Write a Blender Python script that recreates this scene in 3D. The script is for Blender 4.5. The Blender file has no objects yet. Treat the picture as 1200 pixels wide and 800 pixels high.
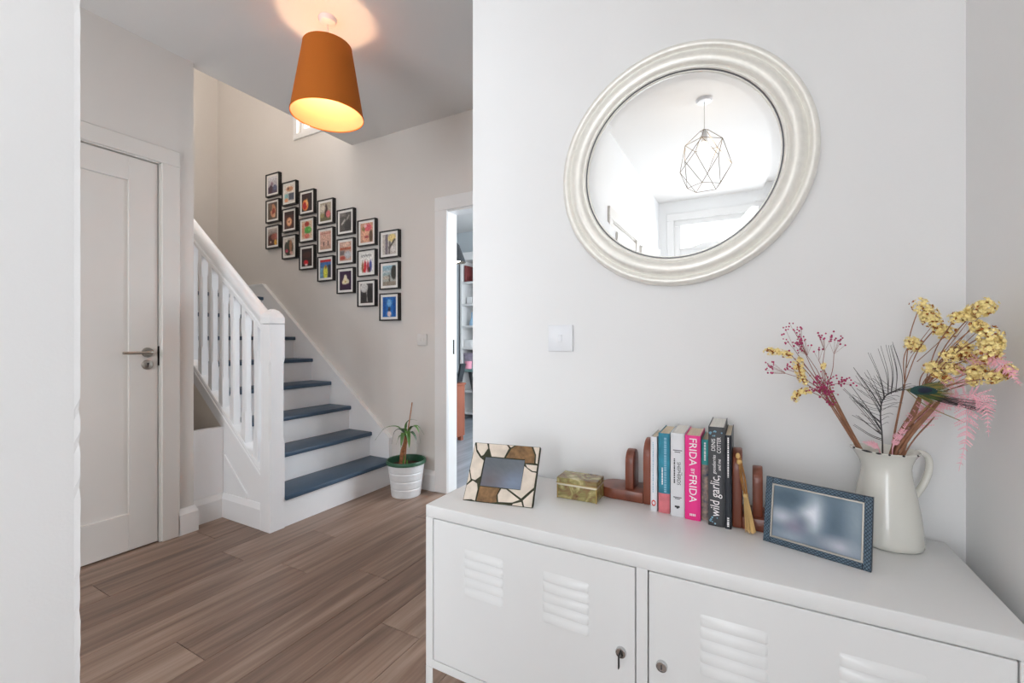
import bpy, bmesh, math, random
from mathutils import Vector, Matrix, Euler
random.seed(7)
SC = bpy.context.scene
COL = SC.collection

# ------------------------------------------------------------------ camera
cam_d = bpy.data.cameras.new('camera')
cam = bpy.data.objects.new('camera', cam_d); COL.objects.link(cam)
cam.location = (0, 0, 1.089)
cam.rotation_euler = (math.radians(90), 0, math.radians(28.5))
cam_d.sensor_width = 36.0
cam_d.lens = 515 / 1200 * 36.0
cam_d.shift_y = -2 / 1200
cam_d.clip_start = 0.02
SC.camera = cam

# ------------------------------------------------------------------ world, daylight through seen and added windows, exposure
wd = bpy.data.worlds.new('sky'); SC.world = wd; wd.use_nodes = True
bg = wd.node_tree.nodes['Background']
bg.inputs[0].default_value = (0.86, 0.93, 1.0, 1); bg.inputs[1].default_value = 2.0
def daylight(name, loc, rot, sx, sy, power, color=(0.92, 0.96, 1.0)):
    l = bpy.data.lights.new(name, 'AREA'); l.shape = 'RECTANGLE'; l.size = sx; l.size_y = sy
    l.energy = power; l.color = color
    o = bpy.data.objects.new(name, l); COL.objects.link(o); o.location = loc
    o.rotation_euler = [math.radians(a) for a in rot]
    return o
daylight('daylight_front_door', (-0.25, -2.86, 1.35), (90, 0, 0), 1.15, 2.3, 27)
daylight('added_hall_window_light', (-1.85, -1.20, 1.45), (90, 0, 0), 1.1, 1.5, 20)  # added light at an unseen window, brightens the hall
daylight('added_side_window_light', (0.62, -1.25, 1.45), (90, 0, 90), 1.2, 1.3, 11)  # added light at an unseen window, brightens the near left wall
daylight('daylight_stair_window', (-3.1, 2.78, 3.55), (-90, 0, 0), 0.9, 1.3, 40, (1.0, 0.95, 0.89))
daylight('added_study_window_light', (0.25, 4.0, 1.5), (0, 90, 0), 1.9, 2.2, 72, (0.86, 0.93, 1.0))  # added light at an unseen window, brightens the study
SC.view_settings.view_transform = 'Standard'
SC.view_settings.look = 'None'
SC.view_settings.gamma = 1.0
SC.view_settings.use_curve_mapping = False
SC.view_settings.exposure = 0.66
SC.cycles.max_bounces = 10
SC.cycles.diffuse_bounces = 7
SC.cycles.glossy_bounces = 4
SC.cycles.transparent_max_bounces = 12
SC.cycles.use_denoising = True
SC.cycles.sample_clamp_indirect = 6.0

# ------------------------------------------------------------------ materials
def srgb(r, g, b):
    f = lambda c: (c / 255 / 12.92) if c / 255 <= 0.04045 else ((c / 255 + 0.055) / 1.055) ** 2.4
    return (f(r), f(g), f(b), 1)
MATS = {}
def mat(name, col, rough=0.5, metal=0.0, var=0.0, scale=8.0, bump=0.0, bscale=60.0, coat=0.0, trans=0.0, spec=0.5, stretch=(1, 1, 1), col2=None):
    m = bpy.data.materials.new(name); m.use_nodes = True; MATS[name] = m
    nt = m.node_tree; b = nt.nodes['Principled BSDF']
    c = srgb(*col)
    b.inputs['Base Color'].default_value = c
    b.inputs['Roughness'].default_value = rough
    b.inputs['Metallic'].default_value = metal
    b.inputs['Coat Weight'].default_value = coat
    b.inputs['Specular IOR Level'].default_value = spec
    tc = nt.nodes.new('ShaderNodeTexCoord'); mp = nt.nodes.new('ShaderNodeMapping')
    nt.links.new(tc.outputs['Object'], mp.inputs[0]); mp.inputs['Scale'].default_value = stretch
    if var > 0 or col2:
        n = nt.nodes.new('ShaderNodeTexNoise'); n.inputs['Scale'].default_value = scale; n.inputs['Detail'].default_value = 4
        nt.links.new(mp.outputs[0], n.inputs['Vector'])
        r = nt.nodes.new('ShaderNodeValToRGB')
        if col2:
            r.color_ramp.elements[0].color = c; r.color_ramp.elements[1].color = srgb(*col2)
        else:
            r.color_ramp.elements[0].color = [max(0, x * (1 - var)) for x in c[:3]] + [1]
            r.color_ramp.elements[1].color = [min(1, x * (1 + var)) for x in c[:3]] + [1]
        r.color_ramp.elements[0].position = 0.32; r.color_ramp.elements[1].position = 0.68
        nt.links.new(n.outputs['Fac'], r.inputs[0]); nt.links.new(r.outputs[0], b.inputs['Base Color'])
    if bump > 0:
        n2 = nt.nodes.new('ShaderNodeTexNoise'); n2.inputs['Scale'].default_value = bscale; n2.inputs['Detail'].default_value = 3
        nt.links.new(mp.outputs[0], n2.inputs['Vector'])
        bm = nt.nodes.new('ShaderNodeBump'); bm.inputs['Strength'].default_value = bump; bm.inputs['Distance'].default_value = 0.004
        nt.links.new(n2.outputs['Fac'], bm.inputs['Height']); nt.links.new(bm.outputs[0], b.inputs['Normal'])
    return m
def emit(name, col, strength):
    m = bpy.data.materials.new(name); m.use_nodes = True; MATS[name] = m
    nt = m.node_tree; nt.nodes.remove(nt.nodes['Principled BSDF'])
    e = nt.nodes.new('ShaderNodeEmission'); e.inputs[0].default_value = (*col, 1); e.inputs[1].default_value = strength
    nt.links.new(e.outputs[0], nt.nodes['Material Output'].inputs[0])
    return m

mat('paint_entry', (233, 233, 233), 0.75, var=0.012, scale=2.5, bump=0.05, bscale=220)
mat('paint_hall', (219, 214, 209), 0.75, var=0.015, scale=2.5, bump=0.05, bscale=220)
mat('paint_beige_lightened', (240, 230, 218), 0.75, var=0.01, scale=3)  # beige plaster, lightened in colour to offset the shade in the stair recess
mat('paint_ceiling', (228, 226, 224), 0.85, var=0.01, scale=2)
mat('paint_study', (205, 212, 216), 0.8, var=0.01, scale=2)
mat('paint_study_grey', (150, 156, 160), 0.8, var=0.02, scale=2)
mat('gloss_white', (232, 231, 230), 0.38, var=0.012, scale=5)
mat('gloss_white_stair', (242, 242, 243), 0.4, var=0.012, scale=5)
mat('door_white', (222, 218, 213), 0.42, var=0.012, scale=4)
mat('tread_blue', (60, 82, 104), 0.42, var=0.12, scale=9, bump=0.12, bscale=35, stretch=(1, 0.15, 1))
mat('steel_white', (231, 232, 232), 0.3, var=0.008, scale=3, coat=0.15)
mat('gap_dark', (70, 68, 66), 0.9)
mat('chrome', (205, 205, 205), 0.16, 1.0)
mat('brushed', (176, 170, 162), 0.32, 1.0)
mat('dark_metal', (45, 42, 40), 0.4, 0.8)
mat('plastic_white', (229, 231, 235), 0.3)
mat('plastic_switch', (222, 219, 216), 0.35)
mat('mirror_silver', (240, 238, 231), 0.36, 0.3, var=0.03, scale=60, bump=0.12, bscale=160)
mat('mirror_inner_line', (120, 120, 124), 0.4, 0.6)
mat('frame_black', (22, 20, 20), 0.4)
mat('mount_white', (236, 234, 230), 0.8)
mat('shade_in', (222, 172, 132), 0.8)
mat('wire_brass', (138, 124, 104), 0.35, 0.8)
mat('cord_white', (230, 228, 224), 0.6)
mat('pot_white', (226, 227, 228), 0.4, var=0.03, scale=20, bump=0.25, bscale=50)
mat('pot_green', (44, 88, 62), 0.45)
mat('soil', (52, 40, 32), 0.95, var=0.3, scale=40, bump=0.8, bscale=60)
mat('leaf', (84, 124, 56), 0.45, var=0.28, scale=14)
mat('leaf_dark', (58, 84, 58), 0.45, var=0.2, scale=14)
mat('cane', (150, 96, 62), 0.7, var=0.4, scale=60, bump=0.5, bscale=70)
mat('stake', (158, 108, 76), 0.6, var=0.1, scale=40)
mat('stone_cream', (216, 203, 188), 0.65, var=0.1, scale=40, bump=0.3, bscale=90)
mat('stone_brown', (126, 94, 58), 0.6, var=0.35, scale=70, bump=0.3, bscale=90)
mat('grout', (56, 58, 42), 0.85, var=0.2, scale=60)
mat('brass', (176, 150, 88), 0.28, 1.0)
mat('brass_pale', (222, 214, 192), 0.3, 0.6)
mat('sheesham', (120, 62, 42), 0.38, var=0.32, scale=26, coat=0.25, stretch=(1, 1, 0.18))
mat('straw', (206, 170, 112), 0.8, var=0.25, scale=80, stretch=(1, 1, 0.1))
mat('straw_dark', (160, 112, 58), 0.8, var=0.25, scale=60)
mat('pages', (214, 198, 174), 0.9, var=0.1, scale=200, stretch=(3, 0.05, 0.05))
mat('pages_white', (222, 220, 214), 0.9, var=0.08, scale=200, stretch=(3, 0.05, 0.05))
mat('cover_white', (226, 227, 231), 0.4)
mat('cover_teal', (42, 132, 156), 0.4, var=0.3, scale=26)
mat('cover_coral', (216, 118, 126), 0.4, var=0.12, scale=40)
mat('cover_pale', (222, 223, 226), 0.4, var=0.03, scale=30)
mat('cover_pink', (236, 46, 138), 0.38)
mat('cover_aqua', (66, 164, 164), 0.45, var=0.12, scale=50)
mat('cover_print', (196, 168, 148), 0.5, scale=75, col2=(78, 84, 104))
mat('cover_char', (62, 63, 66), 0.45, var=0.1, scale=40)
mat('cover_black', (28, 33, 42), 0.4)
mat('ink_dark', (50, 50, 56), 0.6)
mat('ink_white', (244, 240, 240), 0.6)
mat('ink_orange', (214, 70, 60), 0.6)
mat('ink_blue', (130, 178, 200), 0.6)
mat('enamel', (226, 225, 217), 0.22, var=0.015, scale=12, coat=0.5)
mat('enamel_chip', (44, 42, 44), 0.6)
mat('berry', (176, 46, 98), 0.45, var=0.2, scale=200)
mat('berry_stem', (150, 96, 88), 0.7)
mat('stem_brown', (152, 108, 82), 0.75, var=0.2, scale=70)
mat('statice', (252, 230, 164), 0.75, var=0.1, scale=200)
mat('statice_brown', (166, 104, 50), 0.8, var=0.2, scale=200)
mat('feather_dark', (60, 58, 60), 0.55)
mat('feather_green', (62, 84, 46), 0.4, var=0.3, scale=60)
mat('feather_gold', (142, 124, 62), 0.45, var=0.2, scale=60)
mat('feather_teal', (14, 62, 62), 0.3)
mat('feather_navy', (14, 24, 52), 0.3)
mat('fern_pink', (244, 188, 200), 0.75, var=0.08, scale=90)
mat('wood_red', (146, 84, 62), 0.5, var=0.2, scale=10, stretch=(1, 1, 0.2))
mat('desk_teal', (116, 146, 146), 0.5)
mat('charcoal', (44, 48, 52), 0.5)
mat('ceramic_white', (232, 232, 232), 0.3)
mat('book_red', (128, 58, 58), 0.6)
mat('vase_blue', (150, 186, 214), 0.3)
mat('box_pink', (222, 150, 170), 0.6)
mat('lilac_print', (172, 160, 178), 0.6, var=0.2, scale=20)
mat('concrete', (160, 158, 154), 0.9, var=0.1, scale=6)

def shade_material():
    m = bpy.data.materials.new('shade_orange'); m.use_nodes = True; MATS['shade_orange'] = m
    nt = m.node_tree; b = nt.nodes['Principled BSDF']
    b.inputs['Base Color'].default_value = srgb(216, 126, 42); b.inputs['Roughness'].default_value = 0.85
    tr = nt.nodes.new('ShaderNodeBsdfTranslucent'); tr.inputs[0].default_value = srgb(226, 130, 40)
    mx = nt.nodes.new('ShaderNodeMixShader'); mx.inputs[0].default_value = 0.32
    nt.links.new(b.outputs[0], mx.inputs[1]); nt.links.new(tr.outputs[0], mx.inputs[2])
    nt.links.new(mx.outputs[0], nt.nodes['Material Output'].inputs[0])
    tc = nt.nodes.new('ShaderNodeTexCoord'); w = nt.nodes.new('ShaderNodeTexNoise'); w.inputs['Scale'].default_value = 260
    bp = nt.nodes.new('ShaderNodeBump'); bp.inputs['Strength'].default_value = 0.15; bp.inputs['Distance'].default_value = 0.002
    nt.links.new(tc.outputs['Object'], w.inputs['Vector']); nt.links.new(w.outputs[0], bp.inputs['Height']); nt.links.new(bp.outputs[0], b.inputs['Normal'])
shade_material()
def pane_material(name, fac=0.07, tint=(1, 1, 1)):
    m = bpy.data.materials.new(name); m.use_nodes = True; MATS[name] = m
    nt = m.node_tree; nt.nodes.remove(nt.nodes['Principled BSDF'])
    t = nt.nodes.new('ShaderNodeBsdfTransparent'); t.inputs[0].default_value = (*tint, 1)
    g = nt.nodes.new('ShaderNodeBsdfGlossy'); g.inputs['Roughness'].default_value = 0.03
    mx = nt.nodes.new('ShaderNodeMixShader'); mx.inputs[0].default_value = fac
    nt.links.new(t.outputs[0], mx.inputs[1]); nt.links.new(g.outputs[0], mx.inputs[2]); nt.links.new(mx.outputs[0], nt.nodes['Material Output'].inputs[0])
pane_material('pane')
def mirror_glass():
    m = bpy.data.materials.new('mirror_glass'); m.use_nodes = True; MATS['mirror_glass'] = m
    b = m.node_tree.nodes['Principled BSDF']
    b.inputs['Base Color'].default_value = (0.85, 0.86, 0.86, 1); b.inputs['Metallic'].default_value = 1; b.inputs['Roughness'].default_value = 0.0
mirror_glass()
def print_material():
    m = bpy.data.materials.new('photo_print'); m.use_nodes = True; MATS['photo_print'] = m
    nt = m.node_tree; b = nt.nodes['Principled BSDF']
    a = nt.nodes.new('ShaderNodeVertexColor'); a.layer_name = 'Col'
    nt.links.new(a.outputs[0], b.inputs['Base Color']); b.inputs['Roughness'].default_value = 0.35
print_material()
def wood_floor(name, dark, mid, light, rough):
    m = bpy.data.materials.new(name); m.use_nodes = True; MATS[name] = m
    nt = m.node_tree; b = nt.nodes['Principled BSDF']; N = nt.nodes.new; L = nt.links.new
    oi = N('ShaderNodeObjectInfo'); tc = N('ShaderNodeTexCoord')
    mul = N('ShaderNodeMath'); mul.operation = 'MULTIPLY'; mul.inputs[1].default_value = 37.0; L(oi.outputs['Random'], mul.inputs[0])
    cx = N('ShaderNodeCombineXYZ'); L(mul.outputs[0], cx.inputs[0]); L(mul.outputs[0], cx.inputs[1]); L(mul.outputs[0], cx.inputs[2])
    ad = N('ShaderNodeVectorMath'); ad.operation = 'ADD'; L(tc.outputs['Object'], ad.inputs[0]); L(cx.outputs[0], ad.inputs[1])
    def noise(scl, sc, det, dist=0.0):
        mp = N('ShaderNodeMapping'); mp.inputs['Scale'].default_value = scl; L(ad.outputs[0], mp.inputs[0])
        n = N('ShaderNodeTexNoise'); n.inputs['Scale'].default_value = sc; n.inputs['Detail'].default_value = det; n.inputs['Distortion'].default_value = dist
        L(mp.outputs[0], n.inputs['Vector']); return n
    n1 = noise((1, 0.06, 1), 24, 6, 0.5); n2 = noise((1, 0.02, 1), 120, 2); n3 = noise((1, 0.3, 1), 3.2, 2)
    def math2(op, a, bb):
        k = N('ShaderNodeMath'); k.operation = op
        for i, s in enumerate((a, bb)):
            if isinstance(s, (int, float)): k.inputs[i].default_value = s
            else: L(s, k.inputs[i])
        return k.outputs[0]
    v = math2('ADD', math2('MULTIPLY', n1.outputs['Fac'], 0.62), math2('MULTIPLY', n2.outputs['Fac'], 0.16))
    v = math2('ADD', v, math2('MULTIPLY', n3.outputs['Fac'], 0.30))
    v = math2('ADD', v, math2('MULTIPLY', math2('SUBTRACT', oi.outputs['Random'], 0.5), 0.11))
    r = N('ShaderNodeValToRGB'); e = r.color_ramp.elements
    e[0].position = 0.34; e[0].color = srgb(*dark); e[1].position = 0.74; e[1].color = srgb(*light)
    k = e.new(0.54); k.color = srgb(*mid)
    L(v, r.inputs[0]); L(r.outputs[0], b.inputs['Base Color']); b.inputs['Roughness'].default_value = rough
    bp = N('ShaderNodeBump'); bp.inputs['Strength'].default_value = 0.12; bp.inputs['Distance'].default_value = 0.002
    L(n2.outputs['Fac'], bp.inputs['Height']); L(bp.outputs[0], b.inputs['Normal'])
wood_floor('laminate', (94, 73, 61), (136, 112, 97), (172, 149, 133), 0.38)
wood_floor('study_floor', (128, 136, 144), (158, 166, 174), (182, 188, 196), 0.3)
def onyx():
    m = bpy.data.materials.new('onyx'); m.use_nodes = True; MATS['onyx'] = m
    nt = m.node_tree; b = nt.nodes['Principled BSDF']; N = nt.nodes.new; L = nt.links.new
    tc = N('ShaderNodeTexCoord'); w = N('ShaderNodeTexNoise'); w.inputs['Scale'].default_value = 22; w.inputs['Detail'].default_value = 5; w.inputs['Distortion'].default_value = 2.2
    L(tc.outputs['Object'], w.inputs['Vector']); r = N('ShaderNodeValToRGB'); e = r.color_ramp.elements
    e[0].position = 0.3; e[0].color = srgb(98, 68, 46); e[1].position = 0.72; e[1].color = srgb(214, 204, 164)
    for p, c in ((0.42, (136, 112, 74)), (0.5, (134, 126, 80)), (0.6, (172, 158, 106))):
        k = e.new(p); k.color = srgb(*c)
    L(w.outputs['Fac'], r.inputs[0]); L(r.outputs[0], b.inputs['Base Color']); b.inputs['Roughness'].default_value = 0.18
onyx()
emit('bulb_warm', (1.0, 0.68, 0.42), 190)
emit('bulb_clear', (1.0, 0.80, 0.60), 22)
emit('bulb_study', (1.0, 0.84, 0.66), 14)

# ------------------------------------------------------------------ mesh helpers
def M_(m): return MATS[m] if isinstance(m, str) else m
def world_origin(o):
    p = Vector((0, 0, 0))
    while o is not None:
        p += o.location; o = o.parent
    return p
class MB:
    """collects geometry in world coordinates; build() links it as one mesh object"""
    def __init__(s): s.v = []; s.f = []; s.mi = []; s.cur = 0; s.T = None
    def slot(s, i): s.cur = i; return s
    def add(s, vs, fs):
        b = len(s.v)
        for p in vs:
            p = Vector(p)
            s.v.append(tuple(s.T @ p) if s.T is not None else tuple(p))
        for f in fs: s.f.append([b + i for i in f]); s.mi.append(s.cur)
        return s
    def box(s, x0, x1, y0, y1, z0, z1, bev=0.0, seg=1):
        if bev <= 0:
            v = [(x, y, z) for z in (z0, z1) for y in (y0, y1) for x in (x0, x1)]
            return s.add(v, [(0, 2, 3, 1), (4, 5, 7, 6), (0, 1, 5, 4), (2, 6, 7, 3), (0, 4, 6, 2), (1, 3, 7, 5)])
        bm = bmesh.new(); bmesh.ops.create_cube(bm, size=1)
        for w in bm.verts: w.co = ((x0 + x1) / 2 + w.co.x * (x1 - x0), (y0 + y1) / 2 + w.co.y * (y1 - y0), (z0 + z1) / 2 + w.co.z * (z1 - z0))
        bmesh.ops.bevel(bm, geom=list(bm.edges), offset=bev, segments=seg, profile=0.5, affect='EDGES')
        return s.bm(bm)
    def bm(s, bm):
        bm.verts.index_update()
        s.add([w.co.copy() for w in bm.verts], [[w.index for w in f.verts] for f in bm.faces]); bm.free(); return s
    def tube(s, pts, r, n=8, caps=True, flat=1.0):
        pts = [Vector(p) for p in pts]
        rs = r if isinstance(r, (list, tuple)) else [r] * len(pts)
        vs = []; fs = []; up = None
        for i, p in enumerate(pts):
            t = (pts[min(i + 1, len(pts) - 1)] - pts[max(i - 1, 0)]).normalized()
            if up is None:
                up = t.orthogonal().normalized() if abs(t.z) > 0.9 else (Vector((0, 0, 1)) - t * t.z).normalized()
            else:
                up = (up - t * up.dot(t)); up = up.normalized() if up.length > 1e-6 else t.orthogonal().normalized()
            sd = t.cross(up)
            for k in range(n):
                a = 2 * math.pi * k / n
                vs.append(p + (sd * math.cos(a) * flat + up * math.sin(a)) * rs[i])
        m = len(pts)
        for i in range(m - 1):
            for k in range(n):
                fs.append((i * n + k, i * n + (k + 1) % n, (i + 1) * n + (k + 1) % n, (i + 1) * n + k))
        if caps: fs.append(tuple(range(n - 1, -1, -1))); fs.append(tuple((m - 1) * n + k for k in range(n)))
        return s.add(vs, fs)
    def lathe(s, prof, c=(0, 0, 0), n=32, axis='z', closed=False, fn=None):
        """prof: (radius, height) pairs round the axis through c"""
        vs = []; fs = []; m = len(prof)
        for (r, h) in prof:
            for k in range(n):
                a = 2 * math.pi * k / n
                if axis == 'z': p = Vector((r * math.cos(a), r * math.sin(a), h))
                else: p = Vector((r * math.cos(a), -h, r * math.sin(a)))     # axis -y: h points towards -y
                if fn: p = fn(p, a, r, h)
                vs.append(p + Vector(c))
        for i in range(m if closed else m - 1):
            j = (i + 1) % m
            for k in range(n):
                fs.append((i * n + k, i * n + (k + 1) % n, j * n + (k + 1) % n, j * n + k))
        return s.add(vs, fs)
    def disc(s, r, c, n=32, axis='z', flip=False):
        if axis == 'z': vs = [(c[0] + r * math.cos(2 * math.pi * k / n), c[1] + r * math.sin(2 * math.pi * k / n), c[2]) for k in range(n)]
        else: vs = [(c[0] + r * math.cos(2 * math.pi * k / n), c[1], c[2] + r * math.sin(2 * math.pi * k / n)) for k in range(n)]
        f = list(range(n)); return s.add(vs, [f[::-1] if flip else f])
    def prism(s, poly, d0, d1, plane='xz'):
        """polygon extruded from d0 to d1 along the missing axis"""
        n = len(poly)
        def P(a, b, d): return {'xz': (a, d, b), 'yz': (d, a, b), 'xy': (a, b, d)}[plane]
        vs = [P(a, b, d0) for a, b in poly] + [P(a, b, d1) for a, b in poly]
        fs = [tuple(range(n)), tuple(range(2 * n - 1, n - 1, -1))] + [(i, n + i, n + (i + 1) % n, (i + 1) % n) for i in range(n)]
        return s.add(vs, fs)
    def sphere(s, c, r, u=10, v=6, sz=1.0):
        bm = bmesh.new(); bmesh.ops.create_uvsphere(bm, u_segments=u, v_segments=v, radius=r)
        for w in bm.verts: w.co = Vector((w.co.x, w.co.y, w.co.z * sz)) + Vector(c)
        return s.bm(bm)
    def build(s, name, mats, parent=None, smooth=None, base=True):
        me = bpy.data.meshes.new(name)
        xs = [p[0] for p in s.v]; ys = [p[1] for p in s.v]; zs = [p[2] for p in s.v]
        if parent is not None: org = world_origin(parent); loc = Vector((0, 0, 0))
        elif base: org = Vector(((min(xs) + max(xs)) / 2, (min(ys) + max(ys)) / 2, min(zs))); loc = org
        else: org = Vector((0, 0, 0)); loc = org
        me.from_pydata([tuple(Vector(p) - org) for p in s.v], [], s.f)
        if not isinstance(mats, (list, tuple)): mats = [mats]
        for m in mats: me.materials.append(M_(m))
        if len(mats) > 1: me.polygons.foreach_set('material_index', s.mi)
        b = bmesh.new(); b.from_mesh(me); bmesh.ops.recalc_face_normals(b, faces=b.faces); b.to_mesh(me); b.free()
        if smooth:
            me.polygons.foreach_set('use_smooth', [True] * len(me.polygons)); me.set_sharp_from_angle(angle=math.radians(smooth))
        me.update()
        o = bpy.data.objects.new(name, me); COL.objects.link(o); o.location = loc
        if parent is not None: o.parent = parent
        return o
def tag(o, label, cat, group=None, kind=None):
    o['label'] = label; o['category'] = cat
    if group: o['group'] = group
    if kind: o['kind'] = kind
    return o
def thing(name, label, cat, loc, group=None):
    o = bpy.data.objects.new(name, None); COL.objects.link(o); o.location = loc; o.empty_display_size = 0.05
    return tag(o, label, cat, group)
def struct(o, label=None, cat=None):
    o['kind'] = 'structure'
    if label: o['label'] = label
    if cat: o['category'] = cat
    return o
def curve(pts, n=10):
    """Catmull-Rom points through pts"""
    P = [Vector(p) for p in pts]
    if len(P) < 3: return [P[0].lerp(P[-1], i / n) for i in range(n + 1)]
    P = [P[0] * 2 - P[1]] + P + [P[-1] * 2 - P[-2]]; out = []
    for i in range(1, len(P) - 2):
        for k in range(n):
            t = k / n; a, b, c, d = P[i - 1], P[i], P[i + 1], P[i + 2]
            out.append(0.5 * ((2 * b) + (c - a) * t + (2 * a - 5 * b + 4 * c - d) * t * t + (3 * b - a - 3 * c + d) * t ** 3))
    out.append(P[-2]); return out
def wall_holes(axis, d0, d1, a0, a1, z0, z1, holes):
    """boxes of a wall with rectangular holes (a, b, z, z); axis 'x': the wall runs along x"""
    mb = MB(); As = sorted({a0, a1, *[h[0] for h in holes], *[h[1] for h in holes]}); Zs = sorted({z0, z1, *[h[2] for h in holes], *[h[3] for h in holes]})
    for i in range(len(As) - 1):
        for j in range(len(Zs) - 1):
            ca = (As[i] + As[i + 1]) / 2; cz = (Zs[j] + Zs[j + 1]) / 2
            if any(h[0] < ca < h[1] and h[2] < cz < h[3] for h in holes): continue
            if axis == 'x': mb.box(As[i], As[i + 1], d0, d1, Zs[j], Zs[j + 1])
            else: mb.box(d0, d1, As[i], As[i + 1], Zs[j], Zs[j + 1])
    return mb
def text(name, body, size, loc, rot, m, parent, align='CENTER', ext=0.0002, sx=1.0, shear=0.0):
    c = bpy.data.curves.new(name, 'FONT'); c.body = body; c.size = size; c.align_x = align; c.align_y = 'CENTER'; c.extrude = ext; c.shear = shear
    c.resolution_u = 3; c.materials.append(M_(m))
    tmp = bpy.data.objects.new(name, c); me = bpy.data.meshes.new_from_object(tmp)
    bpy.data.objects.remove(tmp); bpy.data.curves.remove(c)
    o = bpy.data.objects.new(name, me); COL.objects.link(o); o.parent = parent
    o.location = Vector(loc) - world_origin(parent); o.rotation_euler = rot; o.scale = (sx, 1, 1)
    return o

# ------------------------------------------------------------------ the setting
CH = 2.67
YM = 1.37          # face of the mirror wall
YP = 2.52          # face of the picture wall
XD = -2.80         # face of the wall with the panelled door
XL, XR = -0.94, 0.43
# floors
mb = MB().box(-4.92, 0.55, -2.7, 2.56, -0.06, -0.006)
floor = struct(mb.build('floor', 'gap_dark', base=False), 'brown wood-effect laminate floor laid in long planks', 'floor')
PW, PL = 0.19, 1.285
joints = {}                       # plank column -> y of one end joint
edge0 = -2.39
known = {0: 1.274, 1: 1.667, 2: 1.347, 3: 0.815, 4: 1.484, 5: 2.05, 6: 1.247}
full_mesh = MB().box(-PW / 2 + 0.0008, PW / 2 - 0.0008, -PL / 2 + 0.001, PL / 2 - 0.001, -0.006, 0, 0.0007)
fo = full_mesh.build('plank', 'laminate', base=False); full = fo.data; bpy.data.objects.remove(fo)
col0 = math.floor((-4.9 - edge0) / PW)
for c in range(-3, 15):
    x0 = edge0 + c * PW; x1 = x0 + PW
    j = known.get(c, (c * 0.77 + 0.31) % PL)
    while j > -2.6: j -= PL
    ylo = -2.6 if x1 > XL - 0.1 else -1.0
    yhi = YP if x1 < 0.43 else YP
    while j < yhi:
        a, b = max(j, ylo), min(j + PL, yhi); j += PL
        if b - a < 0.02: continue
        xa, xb = x0, min(x1, 0.43)
        if b - a > PL - 0.001 and xb == x1:
            o = bpy.data.objects.new('plank', full)
        else:
            cxm, cym = (xa + xb) / 2, (a + b) / 2
            t = MB().box(xa - cxm + 0.0008, xb - cxm - 0.0008, a - cym + 0.001, b - cym - 0.001, -0.006, 0, 0.0007)
            o = t.build('plank', 'laminate', base=False); COL.objects.unlink(o)
        COL.objects.link(o); o.parent = floor; o.location = ((xa + xb) / 2, (a + b) / 2, 0)
mb = MB().box(-4.7, 0.3, 2.56, 5.47, -0.06, 0.0)
struct(mb.build('floor_study', 'study_floor', base=False), 'pale grey study floor seen through the doorway', 'floor')
mb = MB().box(-1.88, -1.065, 2.515, 2.635, -0.001, 0.006, 0.003)
struct(mb.build('trim_5', 'brushed', base=False), 'thin metal threshold strip in the study doorway', 'threshold')

# walls
struct(wall_holes('x', YM, 1.49, -0.91, XR, 0, CH, []).build('wall_mirror', 'paint_entry', base=False), 'pale grey painted wall carrying the round mirror', 'wall')
struct(wall_holes('y', XR, 0.55, -2.7, 2.62, 0, CH, [(-1.9, -0.6, 0.8, 2.1)]).build('wall_right', 'paint_entry', base=False), 'pale grey painted wall at the right edge', 'wall')
struct(wall_holes('y', -1.06, XL, -2.7, 0.285, 0, CH, [(-1.42, -0.60, 0, 2.02)]).build('wall_left', 'paint_entry', base=False), 'cool white wall end close by at the left edge', 'wall')
struct(wall_holes('x', -2.72, -2.6, -1.06, 0.55, 0, CH, [(-0.78, 0.30, 0.0, 2.46)]).build('wall_back', 'paint_entry', base=False), 'white wall above the front door, seen in the mirror', 'wall')
struct(wall_holes('y', -2.92, XD, -1.1, 1.34, 0, CH, [(0.33, 1.185, 0, 2.045)]).build('wall_door', 'paint_hall', base=False), 'grey hall wall around the white panelled door', 'wall')
struct(wall_holes('x', -1.12, -1.0, -2.92, -1.06, 0, CH, [(-2.4, -1.3, 0.75, 2.15)]).build('wall_hall_front', 'paint_hall', base=False), 'grey hall wall with the added hall window', 'wall')
struct(wall_holes('x', YP, 2.62, -4.92, 0.55, 0, 5.2, [(-1.885, -1.05, 0, 2.02), (-3.53, -2.65, 2.915, 4.15)]).build('wall_picture', 'paint_hall', base=False), 'warm grey wall with the twenty-one small pictures', 'wall')
struct(wall_holes('y', -4.92, -4.80, 1.22, 2.52, 0, 5.2, []).build('wall_landing', 'paint_hall', base=False), 'warm cream wall at the turn of the stairs', 'wall')
struct(wall_holes('x', 1.22, 1.34, -4.80, -2.92, 0, 5.2, []).build('wall_stair', 'paint_hall', base=False), 'side wall of the stairwell behind the door wall', 'wall')
struct(wall_holes('y', -2.85, -2.73, 1.22, 2.52, CH + 0.24, 5.2, []).build('wall_upstairs', 'paint_hall', base=False), 'upper stairwell wall above the hall ceiling', 'wall')
struct(MB().box(-2.85, 0.55, -2.72, YP, CH, CH + 0.24).build('ceiling', 'paint_ceiling', base=False), 'white hall ceiling ending at the stairwell edge', 'ceiling')
struct(MB().box(-4.92, -2.73, 1.22, 2.62, 5.2, 5.3).build('ceiling_stairwell', 'paint_ceiling', base=False), 'high ceiling of the stairwell', 'ceiling')
# low wall filling the recess beside the spandrel, with its lower panel
o = struct(MB().box(-2.918, -2.868, 1.342, 1.536, 0, 0.55).build('wall_recess', 'gloss_white_stair', base=False), 'low white panel in the recess beside the stairs', 'wall')
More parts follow.
